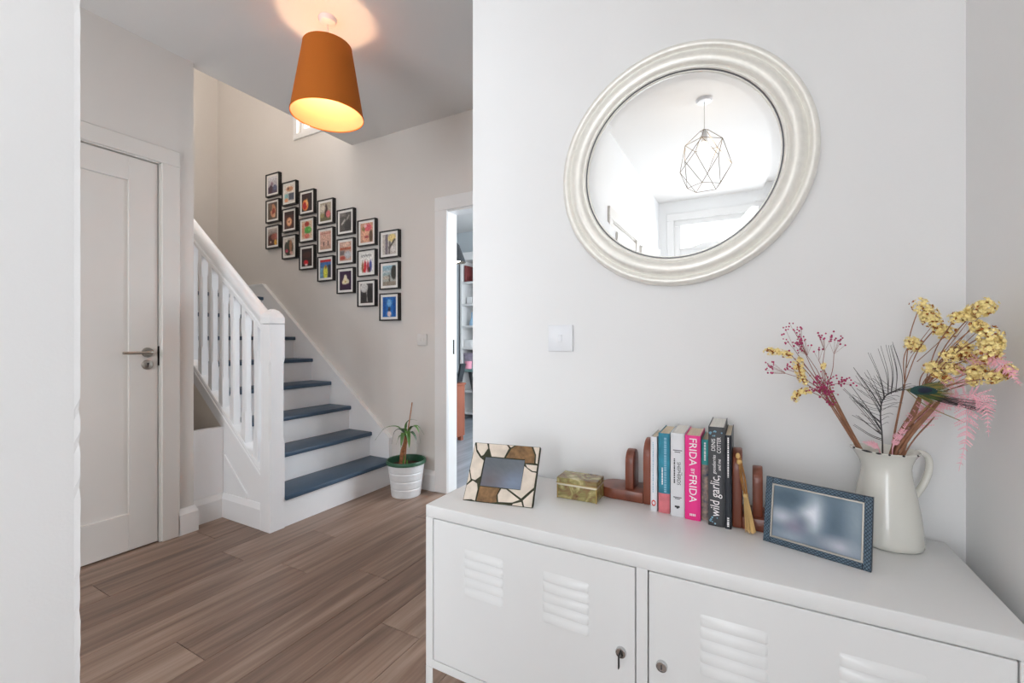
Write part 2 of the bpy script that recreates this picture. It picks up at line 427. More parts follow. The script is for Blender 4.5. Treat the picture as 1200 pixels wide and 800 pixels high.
# study walls
struct(wall_holes('x', 5.35, 5.47, -4.7, 0.3, 0, CH, []).build('wall_study_back', 'paint_study', base=False), 'pale blue-white back wall of the study', 'wall')
struct(wall_holes('y', -4.72, -4.6, 2.62, 5.35, 0, CH, []).build('wall_study_left', 'paint_study', base=False), 'left wall of the study', 'wall')
struct(wall_holes('y', 0.0, 0.12, 2.62, 5.35, 0, CH, [(2.95, 5.05, 0.55, 2.35)]).build('wall_study_right', 'paint_study', base=False), 'right wall of the study with the added window', 'wall')
struct(MB().box(-4.72, 0.3, 2.62, 5.47, CH, CH + 0.1).build('ceiling_study', 'paint_ceiling', base=False), 'white ceiling of the study', 'ceiling')
# chipped plaster arris on the near wall end
mb = MB(); pts = []; n = 150
rr = random.Random(3)
vs = []; fs = []
for i in range(n + 1):
    z = CH * i / n
    chip = (rr.random() ** 5) * (0.0045 if z < 1.0 else 0.0022)
    vs += [(XL + 0.0003, 0.280, z), (XL + 0.0014 - chip * 0.5, 0.2872 + 0.0004 * rr.random() - chip * 0.4, z), (XL - 0.006, 0.2853, z)]
for i in range(n):
    for k in range(2): fs.append((3 * i + k, 3 * i + 3 + k, 3 * i + 4 + k, 3 * i + 1 + k))
mb.add(vs, fs)
struct(mb.build('trim_6', 'paint_entry', base=False), 'chipped plaster edge of the near left wall', 'wall edge')

# skirting boards
def skirt(name, pts, label, h=0.145, t=0.018, m='gloss_white', side=1):
    """profile swept along the polyline pts (x, y) at floor level; side: which side of the line is the room"""
    prof = [(0, 0), (t, 0), (t, h - 0.032), (t - 0.004, h - 0.022), (0.006, h - 0.004), (0.004, h), (0, h)]
    P = [Vector((p[0], p[1], 0)) for p in pts]; mb = MB(); rows = []
    for i, p in enumerate(P):
        ds = []
        if i > 0: ds.append((P[i] - P[i - 1]).normalized())
        if i < len(P) - 1: ds.append((P[i + 1] - P[i]).normalized())
        ns = [Vector((-d.y, d.x, 0)) * side for d in ds]
        nrm = ns[0] if len(ns) == 1 else (ns[0] + ns[1]) / (1 + ns[0].dot(ns[1]))
        rows.append([p + nrm * a + Vector((0, 0, b)) for a, b in prof])
    k = len(prof); vs = [v for r in rows for v in r]; fs = []
    for i in range(len(P) - 1):
        for j in range(k): fs.append((i * k + j, i * k + (j + 1) % k, (i + 1) * k + (j + 1) % k, (i + 1) * k + j))
    fs.append(tuple(range(k))); fs.append(tuple((len(P) - 1) * k + j for j in range(k)))
    mb.add(vs, fs); return struct(mb.build(name, m, base=False), label, 'skirting')
skirt('baseboard_door', [(XD, 1.258), (XD, 1.34), (-2.868, 1.34)], 'short white skirting return beside the panelled door', side=-1)
skirt('baseboard_recess', [(-2.868, 1.34), (-2.868, 1.535)], 'white skirting in the recess beside the stairs', side=-1)
skirt('baseboard_picture', [(-2.385, YP), (-1.99, YP)], 'white skirting behind the potted plant', side=-1)
skirt('baseboard_picture_right', [(-0.94, YP), (XR, YP)], 'white skirting past the study doorway', side=-1)
skirt('baseboard_mirror', [(XR, YM), (-0.91, YM), (-0.91, 1.49), (XR, 1.49)], 'white skirting behind the metal cabinet', side=1)
skirt('baseboard_right', [(XR, -2.6), (XR, YM)], 'white skirting along the right wall', side=1)
skirt('baseboard_left', [(XL, -0.53), (XL, 0.285), (-1.06, 0.285), (-1.06, -1.0)], 'white skirting round the near wall end', side=-1)
skirt('baseboard_hall', [(XD, -1.0), (XD, 0.25)], 'white skirting left of the panelled door', side=-1)

# panelled door in the hall
def panel_door(name, label, face, y0, y1, z1, sgn, handle_y, lever):
    """door in a wall along y; its face looks towards sgn*x"""
    X = lambda d: face + sgn * d
    def bx(mb, a, b, *r, **k): return mb.box(min(X(a), X(b)), max(X(a), X(b)), *r, **k)
    root = MB(); bx(root, -0.044, -0.022, y0, y1, 0.006, z1)
    d = struct(root.build(name, 'door_white', base=False), label, 'door')
    st = 0.125
    for (a, b, c, e) in ((y0, y0 + st, 0.006, z1), (y1 - st, y1, 0.006, z1)):
        m = MB(); bx(m, -0.022, -0.008, a, b, c, e, 0.0015); m.build('stile', 'door_white', d)
    for (c, e) in ((0.006, 0.195), (z1 - 0.122, z1)):
        m = MB(); bx(m, -0.022, -0.0082, y0 + st, y1 - st, c, e, 0.0015); m.build('rail', 'door_white', d)
    # lever handle: rose, lever, escutcheon
    h = MB(); h.T = Matrix.Translation((X(-0.008), handle_y, 1.022)) @ Matrix.Rotation(math.radians(90) * sgn, 4, 'Y')
    h.lathe([(0.0005, 0), (0.026, 0), (0.026, 0.005), (0.023, 0.009), (0.011, 0.010), (0.010, 0.04), (0.0005, 0.042)], n=24)
    ho = h.build('handle', 'brushed', d, smooth=40)
    l = MB().tube(curve([(X(0.036), handle_y + 0.006 * lever * -1, 1.022), (X(0.039), handle_y + lever * 0.02, 1.023), (X(0.036), handle_y + lever * 0.07, 1.021), (X(0.034), handle_y + lever * 0.118, 1.022)], 5), [0.0085] * 6 + [0.0075] * 10, 10)
    l.build('lever', 'brushed', ho, smooth=40)
    e = MB(); e.T = Matrix.Translation((X(-0.008), handle_y, 0.957)) @ Matrix.Rotation(math.radians(90) * sgn, 4, 'Y')
    e.lathe([(0.0005, 0), (0.026, 0), (0.026, 0.005), (0.022, 0.008), (0.0005, 0.008)], n=24)
    eo = e.build('escutcheon', 'brushed', d, smooth=40)
    k = MB(); bx(k, 0.0, 0.0008, handle_y - 0.003, handle_y + 0.003, 0.946, 0.962); bx(k, 0.0, 0.0009, handle_y - 0.005, handle_y + 0.005, 0.958, 0.967, bev=0.0003)
    k.build('keyhole', 'enamel_chip', eo)
    return d
def casing_y(name, label, face, y0, y1, z1, sgn, w=0.085, depth=0.12):
    """lining and architrave of a door opening in a wall along y"""
    mb = MB(); X = lambda d: face + sgn * d
    def bx(a, b, *r, **k): mb.box(min(X(a), X(b)), max(X(a), X(b)), *r, **k)
    for (a, b) in ((y0 - 0.012, y0 - 0.003), (y1 + 0.003, y1 + 0.012)): bx(-depth, 0.002, a, b, 0, z1 + 0.012)
    bx(-depth, 0.002, y0 - 0.012, y1 + 0.012, z1 + 0.003, z1 + 0.012)
    bx(-depth + 0.02, -0.05, y0 - 0.004, y1 + 0.004, 0, z1 + 0.004)
    o = struct(mb.build(name, 'door_white', base=False), label, 'door frame')
    for (a, b) in ((y0 - 0.008 - w, y0 - 0.008), (y1 + 0.008, y1 + 0.008 + w)):
        m = MB(); m.box(min(X(0), X(0.018)), max(X(0), X(0.018)), a, b, 0, z1 + 0.0078, 0.003); m.build('architrave', 'door_white', o)
    m = MB(); m.box(min(X(0), X(0.0185)), max(X(0), X(0.0185)), y0 - 0.008 - w, y1 + 0.008 + w, z1 + 0.008, z1 + 0.008 + w, 0.003); m.build('architrave', 'door_white', o)
    return o
panel_door('door_1', 'white single-panel hall door with a lever handle', XD, 0.345, 1.170, 2.032, 1, 1.124, -1)
casing_y('trim_1', 'white frame and architrave of the panelled hall door', XD, 0.345, 1.172, 2.034, 1)
m = MB().box(XD - 0.03, XD + 0.0005, 1.1725, 1.1745, 0.95, 1.055); m.build('latch', 'dark_metal', bpy.data.objects['trim_1'])
panel_door('door_2', 'white side door near the entrance, its top seen in the mirror', XL, -1.405, -0.615, 2.0, 1, -0.66, -1)
casing_y('trim_2', 'white frame of the side door seen in the mirror', XL, -1.405, -0.613, 2.0, 1)

# study doorway: lining, stop and architraves
mb = MB()
mb.box(-1.900, -1.882, YP - 0.002, 2.621, 0, 1.995); mb.box(-1.063, -1.038, YP - 0.002, 2.621, 0, 1.995); mb.box(-1.900, -1.038, YP - 0.002, 2.621, 1.995, 2.02)
t3 = struct(mb.build('trim_3', 'gloss_white', base=False), 'white lining of the open study doorway', 'door frame')
for (a, b) in ((-1.99, -1.884), (-1.052, -0.946)):
    MB().box(a, b, YP - 0.018, YP, 0, 2.0068, 0.003).build('architrave', 'gloss_white', t3)
MB().box(-1.99, -0.946, YP - 0.0185, YP, 2.007, 2.103, 0.003).build('architrave', 'gloss_white', t3)
MB().box(-1.8825, -1.8808, 2.575, 2.592, 0.985, 1.09).build('strike_plate', 'dark_metal', t3)

# front door with transom behind the camera (seen in the mirror)
d3 = MB()
for (a, b, c, e) in ((-0.779, -0.70, 0, 2.389), (0.22, 0.299, 0, 2.389)): d3.box(a, b, -2.70, -2.61, c, e, 0.003)
d3.box(-0.779, 0.299, -2.70, -2.61, 2.39, 2.459, 0.003); d3.box(-0.699, 0.219, -2.70, -2.605, 1.93, 2.0, 0.003)
d3o = struct(d3.build('door_3', 'gloss_white', base=False), 'glazed front door with a transom light, seen in the mirror', 'door')
f = MB()
for (a, b, c, e) in ((-0.70, -0.60, 0.01, 1.93), (0.12, 0.22, 0.01, 1.93), (-0.60, 0.12, 0.01, 0.25), (-0.60, 0.12, 1.83, 1.93)): f.box(a, b, -2.68, -2.635, c, e, 0.002)
lf = f.build('door_leaf', 'gloss_white', d3o)
MB().box(-0.60, 0.12, -2.664, -2.656, 0.25, 1.83).build('pane', 'pane', lf)
MB().box(-0.70, 0.22, -2.664, -2.656, 2.0, 2.39).build('pane', 'pane', d3o)
m = MB()
for (a, b, c, e) in ((-0.85, -0.772, 0, 2.449), (0.292, 0.37, 0, 2.449), (-0.85, 0.37, 2.45, 2.53)): m.box(a, b, -2.60, -2.585, c, e, 0.002)
m.build('architrave', 'gloss_white', d3o)
# windows
def window_x(name, label, x0, x1, y0, y1, z0, z1, bars, sill_y=None):
    """window in a wall that runs along x between y0 and y1"""
    ym = (y0 + y1) / 2; fr = MB()
    for (a, b, c, e) in ((x0 + 0.001, x0 + 0.05, z0 + 0.05, z1 - 0.05), (x1 - 0.05, x1 - 0.001, z0 + 0.05, z1 - 0.05), (x0 + 0.001, x1 - 0.001, z0 + 0.001, z0 + 0.05), (x0 + 0.001, x1 - 0.001, z1 - 0.05, z1 - 0.001)): fr.box(a, b, ym - 0.03, ym + 0.03, c, e, 0.003)
    o = struct(fr.build(name, 'gloss_white', base=False), label, 'window')
    xs = [x0 + 0.05] + [x0 + (x1 - x0) * k / bars for k in range(1, bars)] + [x1 - 0.05]
    for k in range(1, bars): MB().box(xs[k] - 0.02, xs[k] + 0.02, ym - 0.025, ym + 0.025, z0 + 0.05, z1 - 0.05, 0.002).build('mullion', 'gloss_white', o)
    for k in range(bars): MB().box(xs[k], xs[k + 1], ym - 0.004, ym + 0.004, z0 + 0.05, z1 - 0.05).build('pane', 'pane', o)
    if sill_y: MB().box(x0 - 0.05, x1 + 0.05, sill_y[0], sill_y[1], z0 - 0.03, z0, 0.004).build('sill', 'gloss_white', o)
    return o
window_x('window_1', 'white stairwell window partly hidden behind the orange lampshade', -3.53, -2.65, 2.535, 2.62, 2.915, 4.15, 2)
t4 = MB()
for (a, b, c, e) in ((-3.58, -3.531, 2.9145, 4.15), (-2.649, -2.60, 2.9145, 4.15), (-3.58, -2.6, 2.865, 2.914), (-3.58, -2.6, 4.151, 4.2)): t4.box(a, b, YP - 0.012, YP, c, e, 0.002)
struct(t4.build('trim_4', 'gloss_white', base=False), 'white surround of the stairwell window', 'window trim')
window_x('added_window_2', 'added unseen hall window behind the near left wall', -2.4, -1.3, -1.12, -1.0, 0.75, 2.15, 2, (-1.0, -0.93))  # unseen window added to let light into the hall
w4 = MB()
for (a, b, c, e) in ((-1.899, -1.85, 0.85, 2.05), (-0.65, -0.601, 0.85, 2.05), (-1.899, -0.601, 0.801, 0.85), (-1.899, -0.601, 2.05, 2.099), (-1.27, -1.23, 0.85, 2.05)): w4.box(0.46, 0.52, a, b, c, e, 0.002)
w4o = struct(w4.build('added_window_4', 'gloss_white', base=False), 'added unseen side window of the entrance beside the camera', 'window')  # unseen window added to light the entrance
for (a, b) in ((-1.85, -1.27), (-1.23, -0.65)): MB().box(0.486, 0.494, a, b, 0.85, 2.05).build('pane', 'pane', w4o)
w3 = MB()
for (a, b, c, e) in ((2.951, 3.0, 0.6, 2.3), (5.0, 5.049, 0.6, 2.3), (2.951, 5.049, 0.551, 0.6), (2.951, 5.049, 2.3, 2.349), (3.98, 4.02, 0.6, 2.3)): w3.box(0.03, 0.09, a, b, c, e, 0.002)
w3o = struct(w3.build('added_window_3', 'gloss_white', base=False), 'large added study window out of sight on the right', 'window')  # unseen window added to light the study
for (a, b) in ((3.0, 3.98), (4.02, 5.0)): MB().box(0.056, 0.064, a, b, 0.6, 2.3).build('pane', 'pane', w3o)

# ------------------------------------------------------------------ staircase
RISE, GO = 0.186, 0.2315
SX = -2.362            # nosing of the first tread
SY0, SY1 = 1.572, 2.49 # clear width between the strings
stair = thing('staircase', 'white staircase with dark blue treads and a white balustrade', 'staircase', (-2.9, 2.0, 0))
slope = RISE / GO
for i in range(1, 9):
    xr = SX - 0.022 - (i - 1) * GO          # riser face
    zt = RISE * i
    ya = 1.6125 if i == 1 else SY0 - 0.012
    MB().box(xr - 0.018, xr, ya, SY1 + 0.006, zt - RISE, zt - 0.028).build('riser', 'gloss_white_stair', stair)
    if i < 8:
        MB().box(xr - GO - 0.004, SX - (i - 1) * GO, ya, SY1 + 0.006, zt - 0.030, zt, 0.007, 2).build('tread', 'tread_blue', stair, smooth=40)
    else:
        MB().box(-4.795, SX - (i - 1) * GO, 1.345, SY1 + 0.006, zt - 0.030, zt, 0.007, 2).build('landing', 'tread_blue', stair, smooth=40)
# wall string with capping
def zline(x, z_at): return z_at + (-(x - SX)) * slope
zs = 0.285
xs0, xs1 = SX - 0.055, -4.06
ztop = 1.592
xe = SX - (ztop - zs + 0.0) / slope
poly = [(xs0, 0.0), (xs0, zline(xs0, zs)), (xe, ztop), (-4.795, ztop), (-4.795, 1.2), (SX - 0.45, 0.0)]
MB().prism(poly, SY1, YP - 0.001, 'xz').build('wall_string', 'gloss_white_stair', stair)
cp = [(xs0 + 0.006, zline(xs0, zs) - 0.006), (xs0 + 0.006, zline(xs0, zs) + 0.016), (xe - 0.008, ztop + 0.020), (-4.795, ztop + 0.020), (-4.795, ztop), (xe, ztop)]
MB().prism(cp, SY1 - 0.006, YP - 0.0005, 'xz').build('string_capping', 'gloss_white_stair', stair)
# outer string, spandrel, base rail
NX0, NX1, NY0, NY1 = -2.466, -2.376, 1.522, 1.612
zb = 0.322                      # top of base rail at the newel's far face
def zbase(x): return zb + (NX0 - x) * slope
XT = -3.95
SD = 0.128
MB().prism([(NX0 + 0.01, zbase(NX0) - 0.045), (XT, zbase(XT) - 0.045), (XT, zbase(XT) - SD), (NX0 + 0.01, max(0.0, zbase(NX0) - SD))], 1.542, 1.574, 'xz').build('outer_string', 'gloss_white_stair', stair)
MB().prism([(-2.868, zbase(-2.868) - 0.10), (XT, zbase(XT) - 0.10), (XT, 0.0), (-2.868, 0.0)], 1.556, 1.566, 'xz').build('plastered_side', 'paint_beige_lightened', stair)
sp = MB().prism([(NX0 + 0.01, 0.0), (NX0 + 0.01, zbase(NX0) - 0.04), (-2.868, zbase(-2.868) - 0.04), (-2.868, 0.0)], 1.537, 1.545, 'xz').build('spandrel_panel', 'gloss_white_stair', stair)
m = MB(); dz = 0.024
m.prism([(-2.845, 0.352), (-2.845, 0.352 + dz * 1.3), (-2.612, 0.147 + dz * 1.3), (-2.612, 0.147)], 1.530, 1.539, 'xz'); m.build('panel_moulding', 'gloss_white_stair', sp)
MB().box(-2.868, NX0 + 0.005, 1.521, 1.538, 0, 0.118, 0.002).build('skirting', 'gloss_white_stair', sp)
MB().prism([(1.521, 0.117), (1.538, 0.117), (1.538, 0.147), (1.533, 0.147)], -2.868, NX0 + 0.002, 'yz').build('skirting_moulding', 'gloss_white_stair', sp)
def slanted(name, prof, z0, xa, xb, parent, m='gloss_white_stair', smooth=None):
    """profile (y, dz) swept up the flight: z = z0(x) + dz"""
    mb = MB(); k = len(prof)
    vs = [(x, y, z0(x) + d) for x in (xa, xb) for (y, d) in prof]
    fs = [(j, (j + 1) % k, k + (j + 1) % k, k + j) for j in range(k)] + [tuple(range(k)), tuple(range(2 * k - 1, k - 1, -1))]
    mb.add(vs, fs); return mb.build(name, m, parent, smooth=smooth)
YC = (NY0 + NY1) / 2
slanted('base_rail', [(YC - 0.036, -0.046), (YC + 0.036, -0.046), (YC + 0.036, -0.012), (YC + 0.028, 0), (YC - 0.028, 0), (YC - 0.032, -0.008), (YC - 0.032, -0.02), (YC - 0.036, -0.026)], zbase, NX0 + 0.004, XT, stair)
zr = 1.128
def zrail(x): return zr + (NX0 - x) * (slope * 0.985)
hp = []
for a in range(0, 181, 20): hp.append((YC + 0.034 * math.cos(math.radians(a)), 0.088 + 0.026 * math.sin(math.radians(a))))
hp += [(YC - 0.034, 0.060), (YC - 0.027, 0.045), (YC - 0.024, 0.030), (YC - 0.030, 0.022), (YC - 0.030, 0.0), (YC + 0.030, 0.0), (YC + 0.030, 0.022), (YC + 0.024, 0.030), (YC + 0.027, 0.045), (YC + 0.034, 0.060)]
slanted('handrail', hp, zrail, NX0 + 0.004, XT, stair, smooth=35)
def chamfered_post(mb, cx, cy, w, levels):
    """square post; levels: (z, chamfer) from the bottom up, z may be a function of the offset in x"""
    vs = []; fs = []
    for z, c in levels:
        h = w / 2
        for (dx, dy) in ((-h + c, -h), (h - c, -h), (h, -h + c), (h, h - c), (h - c, h), (-h + c, h), (-h, h - c), (-h, -h + c)):
            vs.append((cx + dx, cy + dy, z(dx) if callable(z) else z))
    for i in range(len(levels) - 1):
        for k in range(8): fs.append((i * 8 + k, i * 8 + (k + 1) % 8, i * 8 + 8 + (k + 1) % 8, i * 8 + 8 + k))
    fs.append(tuple(range(7, -1, -1))); fs.append(tuple((len(levels) - 1) * 8 + k for k in range(8)))
    mb.add(vs, fs)
e = 0.0008
nw = MB(); chamfered_post(nw, (NX0 + NX1) / 2, YC, 0.09, [(0, e), (0.495, e), (0.52, 0.011), (0.95, 0.011), (0.975, e), (1.178, e)])
nwo = nw.build('newel_post', 'gloss_white_stair', stair)
cap = MB(); chamfered_post(cap, (NX0 + NX1) / 2, YC, 0.091, [(1.181, e), (1.216, e)])
cap.add([((NX0 + NX1) / 2 + sx * 0.0455 * q, YC + sy * 0.0455 * q, 1.212 + hz) for q, hz in ((0.99, 0.004), (0.82, 0.024), (0.5, 0.044), (0.18, 0.053)) for sx, sy in ((-1, -1), (1, -1), (1, 1), (-1, 1))],
        [(i * 4 + k, i * 4 + (k + 1) % 4, i * 4 + 4 + (k + 1) % 4, i * 4 + 4 + k) for i in range(3) for k in range(4)] + [(12, 13, 14, 15)])
cap.build('newel_cap', 'gloss_white_stair', nwo)
for k in range(12):
    xb = -2.553 - k * 0.1205
    b = MB(); z0 = zbase(xb); z1 = zrail(xb)
    chamfered_post(b, xb, YC, 0.041, [(lambda d, q=z0: q - 0.006 - d * slope, e), (z0 + 0.15, e), (z0 + 0.175, 0.008), (z1 - 0.175, 0.008), (z1 - 0.15, e), (lambda d, q=z1: q + 0.004 - d * slope, e)])
    b.build('baluster', 'gloss_white_stair', stair)

# ------------------------------------------------------------------ metal cabinet
CX0, CX1, CY0, CY1, CZ0, CZ1 = -0.797, 0.389, 0.963, 1.344, 0.182, 0.630
cab = thing('metal_cabinet', 'low white metal locker cabinet with two louvred doors under the mirror', 'cabinet', ((CX0 + CX1) / 2, (CY0 + CY1) / 2, 0))
D1 = (-0.771, -0.219); D2 = (-0.192, 0.362); DZ = (0.206, 0.595)
bd = MB()
bd.box(CX0, CX0 + 0.0245, CY0, CY1, CZ0, CZ1 - 0.0335, 0.0015); bd.box(CX1 - 0.0255, CX1, CY0, CY1, CZ0, CZ1 - 0.0335, 0.0015)
bd.box(CX0 + 0.02, CX1 - 0.02, CY1 - 0.006, CY1, CZ0, CZ1 - 0.03)
bd.box(CX0 + 0.02, CX1 - 0.02, CY0 + 0.001, CY1 - 0.004, CZ0, DZ[0] - 0.0022)
bd.box(D1[1] + 0.0016, D2[0] - 0.0016, CY0 + 0.0005, CY1 - 0.01, CZ0 + 0.003, CZ1 - 0.03)
bdo = bd.build('body', 'steel_white', cab)
MB().box(CX0, CX1, CY0, CY1, CZ1 - 0.0335, CZ1, 0.0025, 2).build('top', 'steel_white', cab, smooth=50)
MB().box(CX0 + 0.022, CX1 - 0.022, CY0 + 0.028, CY0 + 0.030, CZ0 + 0.01, CZ1 - 0.034).build('gap_shade_sheet', 'gap_dark', bdo)  # dark sheet behind the doors, shade of the gaps put into its colour
def louvre(mb, x0, x1, z, h=0.021, d=0.0055):
    """pressed louvre: bulges towards the viewer and ends in a lip at the bottom"""
    y = CY0 + 0.001; e = 0.006
    rows = []
    for t in range(7):
        q = t / 6; zz = z - h * q; out = d * math.sin(q * math.pi * 0.5) ** 1.2
        rows.append([(x0, y, zz), (x0 + e, y - out, zz), (x1 - e, y - out, zz), (x1, y, zz)])
    vs = [p for r in rows for p in r]; fs = [(i * 4 + k, i * 4 + 4 + k, i * 4 + 5 + k, i * 4 + 1 + k) for i in range(6) for k in range(3)]
    b = len(rows) * 4
    vs += [(x0 + e, y + 0.001, z - h), (x1 - e, y + 0.001, z - h)]
    fs += [(25, b, b + 1, 26)]
    mb.add(vs, fs)
for (a, b), groups, knob in ((D1, ((-0.667, -0.549), (-0.439, -0.323)), -0.250), (D2, ((-0.090, 0.029), (0.138, 0.258)), -0.164)):
    do = MB().box(a + 0.001, b - 0.001, CY0 + 0.0008, CY0 + 0.018, DZ[0], DZ[1] - 0.0008, 0.0012).build('door', 'steel_white', cab)
    for (g0, g1) in groups:
        for k in range(5):
            m = MB(); louvre(m, g0, g1, 0.535 - k * 0.0245); m.build('louvre', 'steel_white', do, smooth=50)
    m = MB(); m.T = Matrix.Translation((knob, CY0 + 0.001, 0.404)) @ Matrix.Rotation(math.radians(90), 4, 'X')
    m.lathe([(0.0115, 0), (0.0115, 0.006), (0.0105, 0.0075), (0.009, 0.0078), (0.0085, 0.0065), (0.0005, 0.0065)], n=24)
    lk = m.build('lock', 'chrome', do, smooth=40)
    MB().box(knob - 0.001, knob + 0.001, CY0 - 0.0062, CY0 - 0.0055, 0.399, 0.409).build('keyhole', 'enamel_chip', lk)
    if knob < -0.2:
        m = MB().box(knob - 0.0014, knob + 0.0014, CY0 - 0.022, CY0 - 0.005, 0.400, 0.408)
        m.box(knob - 0.0012, knob + 0.0012, CY0 - 0.024, CY0 - 0.015, 0.380, 0.411, 0.0008); m.build('key', 'dark_metal', lk)
for lx in (CX0, CX1 - 0.024):
    for ly in (CY0, CY1 - 0.024):
        m = MB(); w = 0.0016; x2 = lx + 0.024; y2 = ly + 0.024
        if ly == CY0: m.box(lx, x2, ly, ly + w, 0.004, CZ0 - 0.0005)
        else: m.box(lx, x2, y2 - w, y2, 0.004, CZ0 - 0.0005)
        if lx == CX0: m.box(lx, lx + w, ly, y2, 0.004, CZ0 - 0.0005)
        else: m.box(x2 - w, x2, ly, y2, 0.004, CZ0 - 0.0005)
        lo = m.build('leg', 'steel_white', cab)
        MB().box(lx, x2, ly, y2, 0.0, 0.006, 0.001).build('foot', 'plastic_white', lo)

# ------------------------------------------------------------------ round mirror
mr = thing('round_mirror', 'round wall mirror in a wide silver moulded frame', 'mirror', (-0.193, YM, 1.247))
MC = (-0.193, YM, 1.597)
prof = [(0.345, 0.0), (0.350, 0.006), (0.350, 0.016), (0.347, 0.024), (0.341, 0.029), (0.334, 0.029), (0.329, 0.025), (0.3265, 0.020), (0.3245, 0.019), (0.3225, 0.021), (0.320, 0.024),
        (0.314, 0.0285), (0.306, 0.032), (0.298, 0.0325), (0.290, 0.030), (0.284, 0.025), (0.281, 0.021), (0.279, 0.0225), (0.276, 0.0245), (0.2725, 0.0235), (0.2705, 0.019)]
MB().lathe(prof, MC, 96, 'y').build('frame', 'mirror_silver', mr, smooth=60)
MB().lathe([(0.2706, 0.0195), (0.2690, 0.0165), (0.2672, 0.0165)], MC, 96, 'y').build('frame_recess', 'mirror_inner_line', mr, smooth=60)
MB().lathe([(0.2673, 0.0165), (0.2663, 0.0185), (0.2643, 0.0185), (0.2633, 0.0125)], MC, 96, 'y').build('frame_bead', 'mirror_silver', mr, smooth=60)
g = MB().disc(0.2435, (MC[0], YM - 0.0135, MC[2]), 96, 'y').lathe([(0.2435, 0.0135), (0.2650, 0.0130)], MC, 96, 'y')
g.build('glass', 'mirror_glass', mr)
MB().lathe([(0.001, 0.0005), (0.346, 0.0005), (0.346, 0.003)], MC, 48, 'y').build('backing', 'gap_dark', mr)

# ------------------------------------------------------------------ light switches
def switch(x, yf, z, s, label, m, rocker):
    o = thing('light_switch', label, 'light switch', (x, yf, z - s / 2), 'white wall switches')
    MB().box(x - s / 2, x + s / 2, yf - 0.0095, yf, z - s / 2, z + s / 2, 0.003, 2).build('plate', m, o, smooth=50)
    for dx in rocker: MB().box(x + dx - 0.0065, x + dx + 0.0065, yf - 0.0125, yf - 0.009, z - 0.0115, z + 0.0115, 0.0012).build('rocker', m, o)
    for sx in (-1, 1):
        q = MB(); q.T = Matrix.Translation((x + sx * s * 0.36, yf - 0.0095, z)) @ Matrix.Rotation(math.radians(90), 4, 'X'); q.lathe([(0.0026, -0.001), (0.0026, 0.0006), (0.0003, 0.0008)], n=10); q.build('screw', m, o)
switch(-0.557, YM, 1.094, 0.088, 'white single light switch on the mirror wall', 'plastic_white', (0.0,))
switch(-2.114, YP, 1.089, 0.086, 'off-white light switch on the picture wall above the potted plant', 'plastic_switch', (-0.01, 0.012))

# ------------------------------------------------------------------ pendant with the orange shade
LX, LY = -1.832, 1.470
lp = thing('pendant_lamp', 'ceiling pendant with a tapered orange drum shade, lit', 'pendant lamp', (LX, LY, 2.19))
MB().lathe([(0.001, CH), (0.043, CH), (0.043, CH - 0.006), (0.036, CH - 0.02), (0.012, CH - 0.03), (0.001, CH - 0.03)], (LX, LY, 0), 32).build('ceiling_rose', 'plastic_white', lp, smooth=40)
MB().tube([(LX, LY, CH - 0.028), (LX, LY, 2.49)], 0.0032, 8).build('flex', 'cord_white', lp)
MB().lathe([(0.001, 2.505), (0.012, 2.50), (0.017, 2.48), (0.018, 2.432), (0.001, 2.432)], (LX, LY, 0), 20).build('lampholder', 'plastic_white', lp, smooth=40)
RT, RB, ZT, ZB = 0.113, 0.169, 2.53, 2.19
sh = MB().lathe([(RB, ZB), (RT, ZT)], (LX, LY, 0), 64).build('lamp_shade', 'shade_orange', lp, smooth=60)
MB().lathe([(RT - 0.0015, ZT), (RB - 0.0015, ZB)], (LX, LY, 0), 64).build('lining', 'shade_in', sh, smooth=60)
MB().lathe([(RB + 0.0008, ZB - 0.001), (RB + 0.0008, ZB + 0.006), (RB - 0.0022, ZB + 0.006), (RB - 0.0022, ZB - 0.001)], (LX, LY, 0), 64, closed=True).build('rim', 'shade_orange', sh, smooth=30)
MB().lathe([(RT + 0.0008, ZT - 0.006), (RT + 0.0008, ZT + 0.001), (RT - 0.0022, ZT + 0.001), (RT - 0.0022, ZT - 0.006)], (LX, LY, 0), 64, closed=True).build('rim', 'shade_orange', sh, smooth=30)
sp = MB()
for a in (30, 150, 270): sp.tube([(LX + 0.018 * math.cos(math.radians(a)), LY + 0.018 * math.sin(math.radians(a)), 2.478), (LX + (RT - 0.003) * math.cos(math.radians(a)), LY + (RT - 0.003) * math.sin(math.radians(a)), 2.522)], 0.0014, 6)
sp.build('shade_carrier', 'brushed', lp)
MB().sphere((LX, LY, 2.408), 0.021, 20, 12, 1.3).build('bulb', 'bulb_warm', lp, smooth=60)

# ------------------------------------------------------------------ wire pendant in the entrance (seen in the mirror)
WX, WY = -0.268, -0.43
wp = thing('wire_pendant', 'geometric wire cage pendant with a glowing bulb, seen in the mirror', 'pendant lamp', (WX, WY, 2.09))
MB().lathe([(0.001, CH), (0.05, CH), (0.05, CH - 0.008), (0.042, CH - 0.02), (0.001, CH - 0.022)], (WX, WY, 0), 32).build('ceiling_rose', 'plastic_white', wp, smooth=40)
MB().tube([(WX, WY, CH - 0.02), (WX, WY, 2.46)], 0.0028, 8).build('flex', 'cord_white', wp)
MB().lathe([(0.001, 2.468), (0.014, 2.465), (0.019, 2.44), (0.019, 2.385), (0.001, 2.385)], (WX, WY, 0), 20).build('lampholder', 'plastic_white', wp, smooth=40)
MB().sphere((WX, WY, 2.335), 0.040, 20, 12, 1.1).build('bulb', 'bulb_clear', wp, smooth=60)
def ring(r, z, n, a0): return [Vector((WX + r * math.cos(math.radians(a0 + 360 * k / n)), WY + r * math.sin(math.radians(a0 + 360 * k / n)), z)) for k in range(n)]
